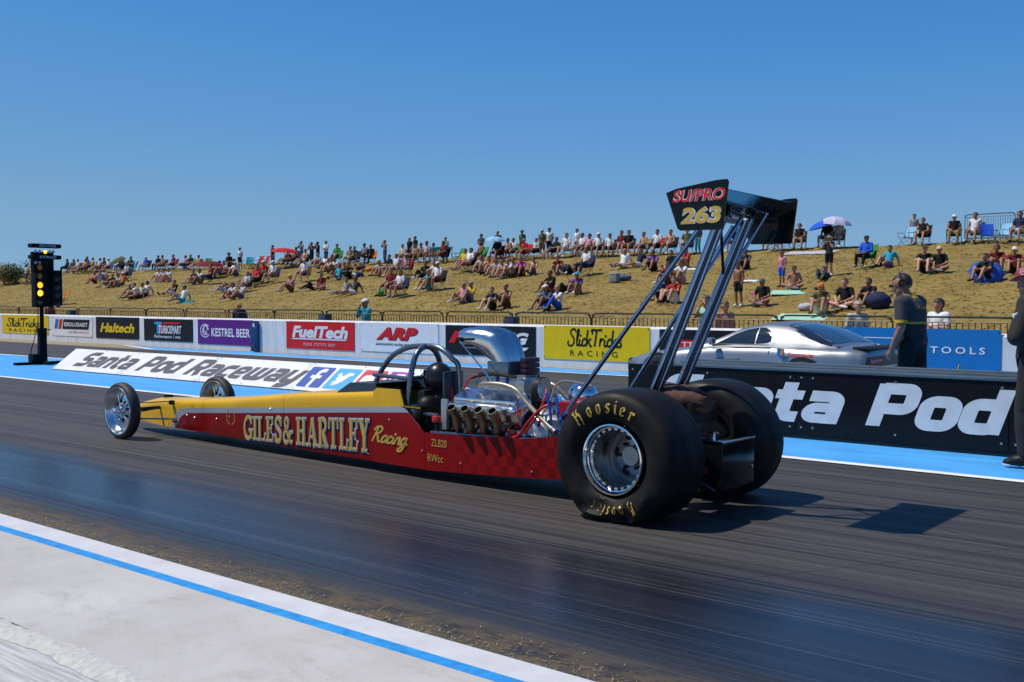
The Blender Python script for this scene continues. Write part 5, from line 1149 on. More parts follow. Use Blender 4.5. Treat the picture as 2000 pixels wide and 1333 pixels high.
def cloth(nm): return mat('cloth_' + nm, CLOTH[nm], .85, var=.22, scale=14, bump=.25, spec=.2)
SKIN = [mat('skin_%d' % i, c, .55, var=.10, scale=9, spec=.35) for i, c in enumerate(((.42, .21, .13), (.34, .16, .095), (.50, .27, .175), (.25, .115, .065)))]
HAIR = {'d': mat('hair_dark', (.018, .012, .009), .6, var=.3, scale=30), 'b': mat('hair_brown', (.06, .032, .016), .6, var=.3, scale=30), 'f': mat('hair_fair', (.30, .19, .08), .6, var=.3, scale=30), 'g': mat('hair_grey', (.30, .29, .28), .6, var=.2, scale=30)}
def put(me, name, m, parent):
    o = bpy.data.objects.new(name, me); C.objects.link(o); o.parent = parent
    o.material_slots[0].link = 'OBJECT'; o.material_slots[0].material = m; return o
def person(loc, pose, top, bottom, head, label, rz=0, sc=1.0, skin=0, group='spectators on the grass bank', mir=False):
    T = template(pose); e = thing('person', loc, label, 'person', group, rz); e.scale = (-sc if mir else sc, sc, sc)
    put(T['body'], 'body', SKIN[skin], e)
    k, col = (top.split(':') + [''])[:2] if top else ('', '')
    if k: put(T[k], {'tshirt': 'shirt'}.get(k, k), cloth(col), e)
    k, col = bottom.split(':'); put(T[k], k, cloth(col), e)
    sc_ = cloth(random.choice(['white', 'black', 'grey', 'brown'])); put(T['shoe1'], 'shoe', sc_, e); put(T['shoe2'], 'shoe', sc_, e)
    h = head
    if h[0] in ('cap', 'hat'): put(T[h[0]], h[0], cloth(h[1]), e); put(T['hair'], 'hair', HAIR[h[2] if len(h) > 2 else 'd'], e) if h[0] == 'x' else None
    elif h[0] == 'long': put(T['long_hair'], 'hair', HAIR[h[1]], e)
    elif h[0] == 'hair': put(T['hair'], 'hair', HAIR[h[1]], e)
    return e
# folding camp chair
def make_chair():
    e = thing('camping_chair', (0, 0, 0), 'x', 'chair', 'camping chairs on the bank')
    f = mat('chair_frame', (.06, .062, .07), .4, metal=.6); F = cloth('navy')
    def part(nm, mb, m):
        ob = mb.build(nm, m, e, ang=40); 
        if m is F: ob.material_slots[0].link = 'OBJECT'; ob.material_slots[0].material = F
    mb = MB(); rows = [[(x, y, .40 - .05 * math.cos(x * 5) * (1 - abs(y) * 2) + .0) for x in np.linspace(-.27, .27, 7)] for y in np.linspace(-.24, .22, 5)]; mb.grid(rows); mb.grid([[(p[0], p[1], p[2] - .012) for p in r] for r in rows]); part('seat', mb, F)
    mb = MB(); rows = [[(x, .22 + .20 * t + .05 * (1 - (x / .27) ** 2), .40 + .52 * t) for x in np.linspace(-.27, .27, 7)] for t in np.linspace(0, 1, 5)]; mb.grid(rows); mb.grid([[(p[0], p[1] + .012, p[2]) for p in r] for r in rows]); part('backrest', mb, F)
    for s in (-1, 1):
        mb = MB(); mb.tube([(s * .30, -.26, .0), (s * .29, .24, .42), (s * .28, .43, .93)], .012, 6); part('leg', mb, f)
        mb = MB(); mb.tube([(s * .30, .34, .0), (s * .30, -.24, .43), (s * .30, -.26, .60)], .012, 6); part('leg', mb, f)
        mb = MB(); mb.bbox((s * .30, -.02, .61), (.06, .50, .02), .008); part('armrest', mb, f)
    mb = MB(); mb.tube([(-.30, -.26, .02), (.29, .24, .40)], .009, 6); mb.tube([(.30, -.26, .02), (-.29, .24, .40)], .009, 6); part('brace', mb, f)
    return e
CHAIR0 = make_chair(); _chair_used = []
def chair(loc, rz, col, label, sc=1.0):
    if not _chair_used: e = CHAIR0; _chair_used.append(1)
    else: e = copy_tree(CHAIR0)
    e.location = loc; e.rotation_euler = (0, 0, rz); e['label'] = label; e.scale = (sc, sc, sc)
    for ch in e.children:
        if ch.name.split('.')[0] in ('seat', 'backrest'): ch.material_slots[0].link = 'OBJECT'; ch.material_slots[0].material = cloth(col)
    return e
# ------------------------------------------------------------------ the crowd, read off the photograph: pixel x, pixel y of the ground contact, pose, clothes, head, chair
CROWD = '''
@on crest behind start lights
52 557 S t:white s:denim b
62 556 S t:yellow s:khaki d
130 534 C j:navy p:black d chair=black
@on crest right of lights
143 535 C t:brown s:khaki b
151 535 C t:white s:tan b
163 535 CL t:orange s:khaki d
169 532 C t:blue p:denim d chair=blue
180 532 C t:yellow s:black d
191 534 CL t:lightgrey s:tan b
202 533 C t:navy s:navy d
211 534 C t:white s:maroon cap:white chair=blue
@on crest by green parasol
236 533 C t:white s:tan b
252 531 CL t:charcoal p:navy d
@mid-bank right of lights
186 555 K t:pink s:maroon b
197 552 K t:blue s:white d
204 549 K t:cream s:tan f
211 563 K t:brown s:tan b
221 562 K t:black s:tan d
231 561 K t:white s:tan d
239 558 L t:orange s:denim cap:white
246 549 C t:lightgrey s:navy f chair=navy
@below mid-bank left group
255 584 K t:olive s:black cap:cream
264 584 K t:white s:tan d
274 583 LL t:cream s:maroon b
285 579 L t:white s:denim d
@on crest above black boards
284 531 C t:royal s:cream cap:white chair=black
308 530 C t:black p:black d chair=black
316 530 C 0 s:grey b
337 529 C t:maroon s:black b chair=maroon
358 529 CL t:pink s:denim b chair=navy
371 529 C t:black p:navy d
384 529 CL 0 s:orange b chair=navy
@just under crest, purple board's left
311 551 K t:white s:tan b
319 551 K t:lightgrey s:pink d
331 552 K t:white s:pink b
@above the purple board
379 556 K t:black s:grey d
391 555 K t:white s:tan d
410 556 C t:maroon p:navy d chair=black
430 538 K t:red s:tan b
438 537 K t:white s:pink d
446 532 C t:black s:black hat:black
453 538 L t:white s:maroon b
461 540 K t:white s:denim hat:cream
469 527 S t:white s:black d
@above the dark-lettered black board
338 577 L t:black s:white d
357 591 L t:white s:teal d
@mid-bank above purple board
438 571 R t:black s:sky d
449 566 R t:black s:tan b
455 586 K t:white s:tan b
471 584 L t:lightgrey s:denim f
479 571 CL t:lightgrey s:pink d
486 561 L t:maroon s:denim b
497 562 CL t:red p:black d chair=black
@by the red parasol
533 523 S t:black p:denim d
558 521 CL t:maroon s:tan d
568 520 CL 0 s:tan b
577 518 C t:charcoal s:tan b
589 516 SH t:grey p:denim b
592 522 CL 0 s:tan b chair=black
@on crest right of red parasol
609 521 SH t:black p:black b
621 519 SH t:black s:navy d
637 518 SF t:white p:denim d
622 522 K t:lightgrey s:tan b
633 524 L t:white s:maroon d
645 526 LL t:maroon s:maroon b
657 516 C t:green s:black d chair=green
@near the orange bag
683 520 C t:tan s:tan b
691 518 C t:black s:brown d chair=black
710 514 C t:grey s:denim d
723 517 C j:black p:black d chair=orange
700 528 R t:charcoal s:brown b
@mid-bank left of centre
499 557 CL t:red s:white b
513 553 C t:red p:denim cap:white
532 554 C t:white s:tan cap:white chair=navy
569 571 K t:pink s:brown cap:yellow
593 551 C t:white s:purple cap:cream chair=brown
611 567 R t:grey p:black g
629 567 X t:maroon s:pink b
@centre, left of raised teal shirt
643 535 K t:cream s:tan b
655 533 K t:white s:tan d
673 541 K t:orange s:black f
661 547 L t:teal s:teal b
681 546 K t:black p:black d
692 543 R t:navy s:white b
673 576 LL t:grey s:white b
690 576 LL t:charcoal s:white d
@on crest above red FuelTech board
752 516 SH t:grey p:denim d
785 512 C j:cream s:cream b chair=navy
800 513 S t:black p:navy g
811 513 S t:black p:khaki b
806 514 CL t:khaki s:olive d
821 514 C 0 s:tan b
832 514 C t:lightgrey s:navy d
845 514 C t:charcoal s:maroon d
870 513 SF t:lightgrey p:denim g
864 515 C t:maroon s:maroon b
@under crest above white ARP board
742 541 K t:lightgrey s:tan hat:khaki
758 541 C t:black s:tan d
772 541 C t:white s:cream b
792 540 C t:pink s:white hat:pink chair=maroon
@above the ARP letters
829 546 L t:black p:black b
850 546 K t:white s:pink b
838 567 K t:teal s:teal f
853 567 C t:white s:maroon cap:white chair=black
@on bank below, above ARP board
762 581 C t:maroon s:brown b
780 582 C t:white s:pink b chair=navy
@by the green camping chair
905 531 CL t:yellow s:black d
914 532 CL t:white s:pink d chair=black
@standing and sitting left of scoop
940 512 SF t:charcoal p:black d
937 514 C 0 s:brown b
972 508 S t:navy p:black f
970 512 C t:black s:brown d
@just above the scoop
903 592 L t:pink s:pink f
917 590 L t:yellow s:denim cap:grey
962 606 K t:navy s:black b
989 602 K 0 s:brown f
@under crest above scoop
941 535 K t:cream s:denim b
956 535 K t:orange s:white d
969 541 K t:lightgrey s:white b
982 544 K 0 s:white b
993 543 K t:white s:tan f
1003 541 K t:pink s:tan b
1018 540 K t:magenta s:maroon b
1040 537 L 0 s:denim b
@on crest above scoop
990 508 C 0 s:tan d
1001 507 C t:white s:tan b
1020 506 S t:olive p:black hat:olive
1022 509 C t:red s:maroon cap:teal chair=red
1043 506 CL t:lightgrey s:navy d chair=black
1059 507 S t:olive s:olive cap:lightgrey
1073 504 S t:white s:navy b
1081 506 CL t:black s:black d chair=black
1105 504 C t:white s:white b chair=lightgrey
1127 502 S t:white s:grey b
1135 503 C t:white s:tan b chair=lightgrey
1148 503 CL t:pink s:tan d
1168 503 C t:white s:black cap:white chair=charcoal
1190 502 C t:white s:black d
@mid-bank, scoop to yellow board
1090 537 K t:maroon s:grey b
1112 536 R t:orange p:black d
1143 539 C t:white p:navy b chair=navy
1076 573 K t:black s:maroon b
1100 573 R t:navy p:black b
1128 575 K t:purple s:tan hat:teal
@lowest row above yellow board
1067 607 K t:denim s:navy cap:white
1090 605 K t:white p:royal f
@on crest left of wing
1212 500 C t:maroon s:tan b
1227 500 C t:black s:tan d chair=black
1255 501 C 0 s:navy b chair=khaki
1282 499 C t:white s:black b chair=red
1308 498 C 0 s:tan b chair=black
@mid-bank left of wing struts
1217 524 LL t:white s:white f
1247 522 LL t:navy s:white b
1276 530 K t:purple s:black d
1312 528 X t:black s:charcoal d
1340 524 K t:red s:tan b
1305 556 K t:maroon s:brown b
1331 554 K t:white s:pink b
1293 590 K t:navy s:navy b
1318 592 K t:red s:white b
@on crest between wing struts
1341 498 C t:olive s:olive b
1363 497 S j:charcoal p:teal lb
1435 494 C t:navy s:pink f
@right of wing struts
1442 600 S 0 s:black d
1457 527 K t:charcoal s:black d
1490 598 X t:black s:pink cap:denim
@on crest under far end plate
1507 492 C t:red s:brown b
1530 491 C t:black s:black b
1561 489 C v:black s:tan b chair=black
@beside two umbrellas
1614 486 C t:black s:denim d chair=black
1636 485 C t:lightgrey s:white cap:cream chair=navy
@mid-bank above silver coupe
1527 562 S t:pink s:royal cap:brown
1551 567 X 0 s:maroon cap:brown
1619 540 SH t:charcoal s:black hat:grey
1605 547 R t:navy p:charcoal d
1690 524 C j:royal p:black cap:navy
1735 522 L t:teal s:purple d
@lowest row above coupe
1603 614 K t:olive s:cream cap:orange
1651 605 X t:black s:black b
1698 600 K t:black s:brown d
@on crest right of umbrellas
1785 478 S v:grey s:denim d
1801 480 C v:black s:black b chair=black
1863 478 C v:black p:khaki cap:white chair=brown
1903 476 C v:white s:white b chair=navy
1990 475 C t:navy s:white b
@above the blue TOOLS board
1806 533 K t:black s:black cap:brown
1835 533 X t:black s:black cap:cream
1925 551 K t:black s:black b
1946 533 K t:maroon s:maroon b
1981 535 K t:maroon s:black cap:white
'''
ADV = {'tshirt': 'T-shirt', 'vest': 'vest', 'jumper': 'long sleeves'}
PW = {'S': 'standing', 'SH': 'standing hands raised', 'SF': 'standing arms folded', 'C': 'seated upright', 'CL': 'lounging in seat', 'K': 'knees up', 'L': 'leaning back', 'LL': 'legs stretched out', 'X': 'sitting cross-legged', 'R': 'lying back'}
random.seed(3)
def crowd():
    cl = []; 
    for ln in CROWD.strip().splitlines():
        if ln.startswith('@'): cl.append((ln[1:], [])); continue
        cl[-1][1].append(ln.split())
    seen = {}
    for place, rows in cl:
        n_ = len(rows)
        for i, r in enumerate(sorted(rows, key=lambda q: float(q[0]))):
            px, py = float(r[0]), float(r[1]); pose = r[2]
            full = {'t': 'tshirt', 'v': 'vest', 'j': 'jumper', 's': 'shorts', 'p': 'trousers'}
            top = '' if r[3] == '0' else full[r[3][0]] + ':' + r[3][2:]
            bot = full[r[4][0]] + ':' + r[4][2:]; h = r[5]
            head = tuple(h.split(':')) if ':' in h else (('long', h[1]) if h[0] == 'l' else ('hair', h))
            ch = r[6].split('=')[1] if len(r) > 6 else ('' if pose not in ('C', 'CL') else random.choice(['navy', 'black', 'charcoal', 'green', 'blue']))
            p = bank_hit(px, py)
            cn = lambda q: q.split(':')[1].replace('lightgrey', 'light grey').replace('charcoal', 'dark grey').replace('sky', 'pale blue').replace('royal', 'bright blue')
            ttxt = 'bare torso' if not top else cn(top) + ' ' + ADV[top.split(':')[0]]
            lab = 'person, %s, %s, %s%s %s' % (ttxt, cn(bot) + ' ' + bot.split(':')[0], PW[pose], '' if n_ == 1 else ', %s from left' % ords[i], place)
            while len(lab.split()) > 16: lab = lab.replace(cn(bot) + ' ' + bot.split(':')[0] + ', ', '') if cn(bot) + ' ' + bot.split(':')[0] + ', ' in lab else lab.replace(' from left', '', 1) if ' from left' in lab else ' '.join(lab.split()[:16])
            rz = random.uniform(-.35, .30); sc = random.uniform(.93, 1.04)
            if pose not in OPEN: sc *= 1.10
            if px > 1480 and pose in OPEN: sc = .95
            if px == 1527: sc = .82
            person(p, pose, top, bot, head, lab, rz, sc, random.choice([0, 0, 1, 1, 2, 3]), mir=random.random() < .5)
            if ch and pose in ('C', 'CL'):
                c_lab = '%s camping chair under the %s person, %s%s' % (ch.replace('lightgrey', 'light grey').replace('charcoal', 'dark grey'), ttxt, '' if n_ == 1 else '%s from left ' % ords[i], place)
                q = Vector((math.sin(rz) * -.03, .03, 0)); chair(p + q, rz, ch, ' '.join(c_lab.split()[:16]), 1.08 if pose == 'C' else 1.03)
crowd()
# empty chairs standing about
for px, py, col, lab in ((121, 596, 'orange', 'empty orange camping chair low on the bank right of the start lights'), (260, 531, 'blue', 'empty blue camping chair on the crest left of the big blue shirt'), (403, 527, 'green', 'empty green patterned camping chair on the crest above the purple board'), (484, 526, 'teal', 'left of two empty pale blue chairs on the crest by the standing white shirt'), (493, 526, 'sky', 'right of two empty pale blue chairs on the crest by the standing white shirt'), (503, 524, 'red', 'left of two empty red chairs on the crest left of the red parasol'), (515, 524, 'red', 'right of two empty red chairs on the crest left of the red parasol'), (893, 514, 'green', 'empty dark green camping chair on the crest above the black scoop board'), (1770, 480, 'sky', 'empty pale blue folding chair on the crest beside the grey vest'), (1930, 477, 'royal', 'empty bright blue chair in front of the hilltop barrier'), (1954, 477, 'sky', 'empty pale blue low chair in front of the hilltop barrier')):
    chair(bank_hit(px, py), random.uniform(-.5, .5), col, lab, 1.0)
# parasols and umbrellas
def parasol(loc, r, h, col, label, tilt=(0, 0), pole=2.0, panels=8, col2=None):
    e = thing('umbrella', loc, label, 'umbrella', 'umbrellas on the bank'); M_ = Euler((tilt[0], tilt[1], .3)).to_matrix(); apex = Vector((0, 0, pole))
    cs = [cloth(col), cloth(col2 or col)]
    for k in range(panels):
        mb = MB(); rows = []
        for q in range(5):
            t = q / 4; a0 = 2 * math.pi * k / panels; a1 = 2 * math.pi * (k + 1) / panels
            rr = r * math.sin(t * 1.35) / math.sin(1.35); zz = -h * (1 - math.cos(t * 1.35)) / (1 - math.cos(1.35))
            rows.append([M_ @ Vector((rr * ((1 - u) * math.cos(a0) + u * math.cos(a1)), rr * ((1 - u) * math.sin(a0) + u * math.sin(a1)), zz)) + apex for u in (0, .5, 1)])
        mb.grid(rows); mb.build('canopy_panel', cs[k % 2], e, ang=60)
    mb = MB(); mb.tube([M_ @ Vector((0, 0, .08)) + apex, M_ @ Vector((0, 0, -pole)) + apex if abs(tilt[0]) + abs(tilt[1]) > .6 else Vector((0, 0, 0))], .012, 6); mb.build('pole', M_steel, e)
    mb = MB()
    for k in range(panels):
        a = 2 * math.pi * k / panels; mb.tube([M_ @ Vector((0, 0, -.02)) + apex, M_ @ Vector((r * .62 * math.cos(a), r * .62 * math.sin(a), -h * .42)) + apex, M_ @ Vector((r * math.cos(a), r * math.sin(a), -h)) + apex], .005, 4, cap=False)
    mb.build('ribs', M_steel, e); return e
parasol(bank_hit(228, 534), .75, .40, 'olive', 'dark green umbrella held low on the crest right of the lights', (.35, -.3), 1.35)
parasol(bank_hit(407, 545), 1.0, .32, 'maroon', 'dark red low parasol shading a chair above the purple board', (.12, .05), 1.25)
parasol(bank_hit(556, 524), 1.1, .35, 'red', 'red and white parasol on the crest beside the black shirt', (0, .06), 1.5, col2='red')
parasol(bank_hit(968, 512), .62, .26, 'sky', 'pale blue umbrella over a seated person left of the scoop', (.1, .1), 1.55)
parasol(bank_hit(1427, 494), 1.15, .30, 'orange', 'orange parasol on the crest seen between the wing struts', (.05, .12), 2.0)
parasol(bank_hit(1606, 487), .80, .34, 'royal', 'bright blue umbrella left of the white umbrella on the crest', (.05, -.25), 1.45)
parasol(bank_hit(1634, 486), .78, .42, 'lavender', 'white umbrella on the crest right of the bright blue one', (.06, .12), 1.62)
u = bank_hit(1922, 550); parasol(u + Vector((.15, -.15, 0)), .62, .30, 'blue', 'dark blue umbrella set on the grass sheltering a person at right', (.8, .12), .50)
# things lying on the grass
def slab(px, py, w, d, col, name, label, cat, rz=.2, th=.02, col2=None):
    p = bank_hit(px, py); mb = MB(); nx, ny = 7, 6; sl = math.atan(.168)
    rows = [[(w * (i / (nx - 1) - .5), d * (j / (ny - 1) - .5), .018 + th * random.random()) for i in range(nx)] for j in range(ny)]
    mb.grid(rows); mb.grid([[(a, b, c - .015) for a, b, c in r] for r in rows]); ob = mb.build(name, cloth(col), None, ang=60); ob.location = p; ob.rotation_euler = (sl, 0, rz)
    return tag(ob, label, cat, 'things lying on the grass')
slab(1555, 573, 1.9, 1.0, 'mint', 'blanket', 'pale green towel under the cross-legged bare person above the coupe', 'blanket', .3)
slab(1590, 622, 2.6, 1.1, 'mint', 'blanket', 'mint green blanket behind the barrier above the coupe roof', 'blanket', .1)
slab(1582, 495, 2.6, 1.2, 'lightgrey', 'blanket', 'grey blanket on the crest right of the far end plate', 'blanket', .0)
slab(1470, 550, 1.0, .5, 'white', 'towel', 'white towel beside the standing bare-chested person', 'towel', .5)
slab(1350, 527, .7, .45, 'white', 'towel', 'white towel next to the red shirt left of the struts', 'towel', .1)
slab(364, 591, 1.0, .7, 'teal', 'beach_towel', 'yellow and teal beach towel on the bank above the black boards', 'towel', .2)
slab(1478, 575, .5, .35, 'magenta', 'towel', 'pink and black cloth right of the bare-chested person', 'towel', .7)
def lump(px, py, r, col, name, label, cat, seedv=1):
    p = bank_hit(px, py); rnd = random.Random(seedv); mb = MB(); mb.ell((0, 0, r[2] * .85), r, 14, 9)
    mb.v = [(x * (1 + rnd.uniform(-.10, .10)), y * (1 + rnd.uniform(-.10, .10)), max(0, z * (1 + rnd.uniform(-.08, .08)))) for x, y, z in mb.v]
    ob = mb.build(name, cloth(col), None, ang=80); ob.location = p; return tag(ob, label, cat, 'bags on the bank')
lump(720, 531, (.32, .22, .16), 'orange', 'bag', 'orange bag on the grass below the orange chair', 'bag', 2)
lump(1604, 612, (.26, .2, .30), 'magenta', 'backpack', 'pink backpack held by the olive shirt above the coupe', 'backpack', 3)
lump(1716, 604, (.42, .34, .30), 'navy', 'bean_bag', 'navy bean bag lounger beside the black shirt above the coupe', 'bean bag', 4)
lump(1574, 608, (.3, .2, .14), 'lightgrey', 'bag', 'pale bag at the left end of the mint blanket', 'bag', 5)
lump(744, 580, (.28, .22, .20), 'green', 'bag', 'dark green round bag left of the maroon pair', 'bag', 6)
lump(1100, 531, (.55, .3, .22), 'charcoal', 'bag', 'dark bags heaped beside the orange shirt', 'bag', 7)
lump(1600, 567, (.22, .12, .08), 'charcoal', 'flip_flops', 'dark flip-flops on the grass right of the pale green towel', 'shoes', 8)
p = bank_hit(1200, 553); e = thing('cooler_box', p, 'grey cooler box alone on the bank above the yellow board', 'cooler')
mb = MB(); mb.bbox((0, 0, .20), (.42, .30, .36), .03); mb.build('box', cloth('grey'), e); mb = MB(); mb.bbox((0, 0, .41), (.46, .33, .06), .02); mb.build('lid', cloth('lightgrey'), e); mb = MB(); mb.tube([(-.2, 0, .42), (-.12, 0, .52), (.12, 0, .52), (.2, 0, .42)], .014, 6); mb.build('handle', cloth('lightgrey'), e)
lump(1218, 549, (.42, .25, .16), 'denim', 'bag', 'blue and white bag right of the grey cooler box', 'bag', 9)
p = bank_hit(857, 515); e = thing('folding_table', p, 'pale blue folding table on the crest behind the seated people', 'table')
mb = MB(); mb.bbox((0, .3, 1.05), (1.5, .6, .05), .01); mb.bbox((0, .3, .95), (1.3, .5, .1), .02); mb.build('top', cloth('teal'), e)
for x in (-.65, .65):
    for y in (.05, .55): mb = MB(); mb.tube([(x, y, 1.03), (x * 1.05, y, 0)], .02, 6); mb.build('leg', cloth('lightgrey'), e)

# people standing at the barrier behind the wall
def fence_person(px, y, head_py, pose, top, bot, head, label, rz=0, skin=0, yplane=20.0, sc=None):
    g_ = Vector((atY(px, 620, yplane).x, yplane, bank_zz(atY(px, 620, yplane).x, yplane)))
    hz = atY(px, head_py, yplane).z - g_.z; s_ = max(.9, min(1.08, hz / (1.76 if pose in OPEN else 1.3)))
    person(g_, pose, top, bot, head, label, rz, sc or s_, skin, 'people standing behind the wall')
fence_person(715, 0, 583, 'SH', 'jumper:teal', 'trousers:navy', ('cap', 'white'), 'person in teal top and white cap raising a camera behind the wall', -.2, 1, 22.8)
fence_person(468, 0, 592, 'S', 'jumper:navy', 'trousers:navy', ('hat', 'tan'), 'person in navy jacket and straw hat behind the wall above the purple board', .6, 0, 22.8)
fence_person(98, 0, 590, 'S', 'tshirt:maroon', 'trousers:denim', ('hair', 'd'), 'person in dark red top and jeans half hidden by the start lights', .4, 1, 22.8)
fence_person(1380, 0, 574, 'SH', 'vest:mint', 'trousers:navy', ('hair', 'b'), 'person in green and white vest shading eyes, between the wing struts', .1, 0, 22.8)
fence_person(1416, 0, 588, 'S', '', 'trousers:navy', ('hair', 'b'), 'person with bare shoulder half hidden behind the right wing strut', .9, 0, 22.8)
fence_person(1675, 0, 588, 'S', 'tshirt:lightgrey', 'trousers:denim', ('hair', 'g'), 'person in light grey T-shirt leaning on the barrier above the coupe', .9, 2, 22.8)
fence_person(1833, 0, 583, 'SF', 'tshirt:white', 'trousers:denim', ('long', 'd'), 'person with long dark hair in white T-shirt right of the crew member', -.3, 0, 22.8)

# scrub and low trees at the far left end of the bank
def bush(loc, r, h, label, col, nleaf=1500, sd_=1, trunk=.25):
    e = thing('bush' if trunk < .5 else 'tree', loc, label, 'bush' if trunk < .5 else 'tree', 'scrub at the left end of the bank'); rg = np.random.default_rng(sd_)
    for k in range(5):
        pass
    mb = MB(); mb.tube([(0, 0, -.1), (.05, 0, trunk), (.1, .05, trunk + h * .35)], [.09, .07, .03], 7)
    for k in range(5):
        a = rg.uniform(0, 6.28); mb.tube([(.05, 0, trunk), (r * .35 * math.cos(a), r * .35 * math.sin(a), trunk + h * .3), (r * .7 * math.cos(a), r * .7 * math.sin(a), trunk + h * .5)], [.05, .03, .012], 5)
    mb.build('trunk', mat('bark', (.08, .06, .04), .9), e)
    cen = [(rg.normal(0, r * .42), rg.normal(0, r * .42), trunk + h * (.45 + rg.uniform(-.25, .25)), rg.uniform(.3, .55) * r) for _ in range(11)]; V = []; F = []
    for k in range(nleaf):
        c = cen[k % 11]; d = rg.normal(size=3); d /= np.linalg.norm(d); q = np.array(c[:3]) + d * c[3] * rg.uniform(.5, 1.05) * np.array([1, 1, .75]); q[2] = max(.02, q[2]); s = rg.uniform(.05, .12); a = rg.normal(size=3); a /= np.linalg.norm(a); b = np.cross(a, d + .01); b /= np.linalg.norm(b) + 1e-6
        n0 = len(V); V += [tuple(q - a * s), tuple(q + b * s * .5), tuple(q + a * s), tuple(q - b * s * .5)]; F.append((n0, n0 + 1, n0 + 2, n0 + 3))
    mb = MB(); mb.add(V, F); tag(mb.build('crown', mat('leaf_' + col, {'g': (.075, .085, .025), 'y': (.22, .17, .05), 'd': (.05, .055, .03)}[col], .8, var=.5, scale=1.5), e, ang=0), kind='stuff'); return e
bush(bank_hit(30, 556), 1.9, 1.7, 'dark shaded bush at the far left of the bank', 'g', 2600, 1)
bush(bank_hit(8, 556), 2.2, 1.6, 'yellowed dry bush at the very left edge of the bank', 'y', 2600, 2)
for k, (px, lab) in enumerate(((30, 'rounded grey-green tree peeping over the bank at far left'), (12, 'small far tree just left of the rounded one'), (-6, 'small far tree cut by the left edge'))):
    p = atY(px, 533, 75); p.z = bank_zz(p.x, 75) ; bush(p, 1.7 - .35 * k, 2.2, lab, 'd', 1800, 5 + k, trunk=1.9)
# ------------------------------------------------------------------ silver coupe in the far lane
KO = (-7.05, 14.1, 0.0); KY = 14.1
coupe = thing('coupe', KO, 'silver two-door sports coupe on the far lane behind the black barrier', 'car')
def K(): return MB(KO)
M_silver = mat('silver_car_paint', (.30, .315, .335), .36, metal=.75, coat=.4, rvar=.04, scale=4)
M_glass = mat('dark_glass', (.015, .022, .03), .05, spec=.8, coat=.6); M_trim = mat('car_trim', (.012, .012, .013), .45)
KW = [(-9.12, .50), (-9.05, .64), (-8.8, .77), (-8.4, .845), (-7.9, .85), (-7.2, .835), (-6.5, .84), (-6.0, .86), (-5.6, .86), (-5.2, .80), (-5.02, .74), (-4.96, .70)]
KT = [(-9.12, .47), (-9.05, .52), (-8.8, .585), (-8.4, .655), (-7.9, .715), (-7.5, .755), (-7.2, .78), (-6.5, .79), (-6.0, .785), (-5.6, .775), (-5.2, .765), (-5.02, .745), (-4.96, .70)]
def kring(x):
    w, zt = lerp(KW, x), lerp(KT, x); zb = .16 if -8.9 < x < -5.1 else .22; fl = .018 * (math.exp(-((x + 8.3) / .28) ** 2) + math.exp(-((x + 5.85) / .30) ** 2))
    L = [(w * .86, zb), (w * .95, zb + .03), (w + fl * .5, zb + .16), (w + fl, zb + .28), (w * .985 + fl, zt - .14), (w * .955 + fl * .6, zt - .07), (w * .90, zt - .022), (w * .80, zt - .002), (w * .55, zt + .012), (w * .28, zt + .020), (0, zt + .022)]
    return [(x, KY - a, z) for a, z in L] + [(x, KY + a, z) for a, z in L[-2::-1]]
xs_ = np.concatenate([np.linspace(-9.12, -8.9, 6), np.linspace(-8.82, -5.2, 52), np.linspace(-5.14, -4.96, 6)])
rows = [kring(x) for x in xs_]; mb = K(); mb.grid(rows); mb.add(rows[0], [tuple(range(len(rows[0])))]); mb.add(rows[-1], [tuple(range(len(rows[0]) - 1, -1, -1))]); mb.build('body', M_silver, coupe, ang=60, fix=True)
RZ_ = [(-7.62, .755), (-7.35, .86), (-7.05, .985), (-6.85, 1.045), (-6.6, 1.085), (-6.4, 1.092), (-6.15, 1.07), (-5.85, .985), (-5.6, .875), (-5.42, .785)]
def gring(x, off=0.0):
    zr = lerp(RZ_, x); zb = lerp(KT, x) - .035; k = max(.02, (zr - zb) / .33); w = lerp(KW, x) * (.93 if x < -6.3 else .93 - .10 * (x + 6.3) / .9)
    L = [(w, zb), (w - .035 * k, zb + (zr - zb) * .22), (w - .10 * k, zb + (zr - zb) * .55), (w - .185 * k, zb + (zr - zb) * .84), (w - .27 * k, zb + (zr - zb) * .955), (w * .48, zr - .004), (w * .22, zr + .004), (0, zr + .006)]
    return L
def gpt(x, t):
    L = gring(x); i = min(int(t), len(L) - 2); f = t - i; return L[i][0] * (1 - f) + L[i + 1][0] * f, L[i][1] * (1 - f) + L[i + 1][1] * f
gx = np.linspace(-7.62, -5.42, 34); rows = []
for x in gx: L = gring(x); rows.append([(x, KY - a, z) for a, z in L] + [(x, KY + a, z) for a, z in L[-2::-1]])
mb = K(); mb.grid(rows); mb.build('roof', M_silver, coupe, ang=60, fix=True)
def gpatch(name, cells, m, s, off=.006, parent=None):
    """cells: list of x -> (t0, t1)"""
    mb = K(); rows = []
    for x, t0, t1 in cells:
        row = []
        for q in range(7):
            a, z = gpt(x, t0 + (t1 - t0) * q / 6); row.append((x, KY + s * (a + off), z + off * .7))
        rows.append(row)
    mb.grid(rows); return mb.build(name, m, parent or coupe, ang=60)
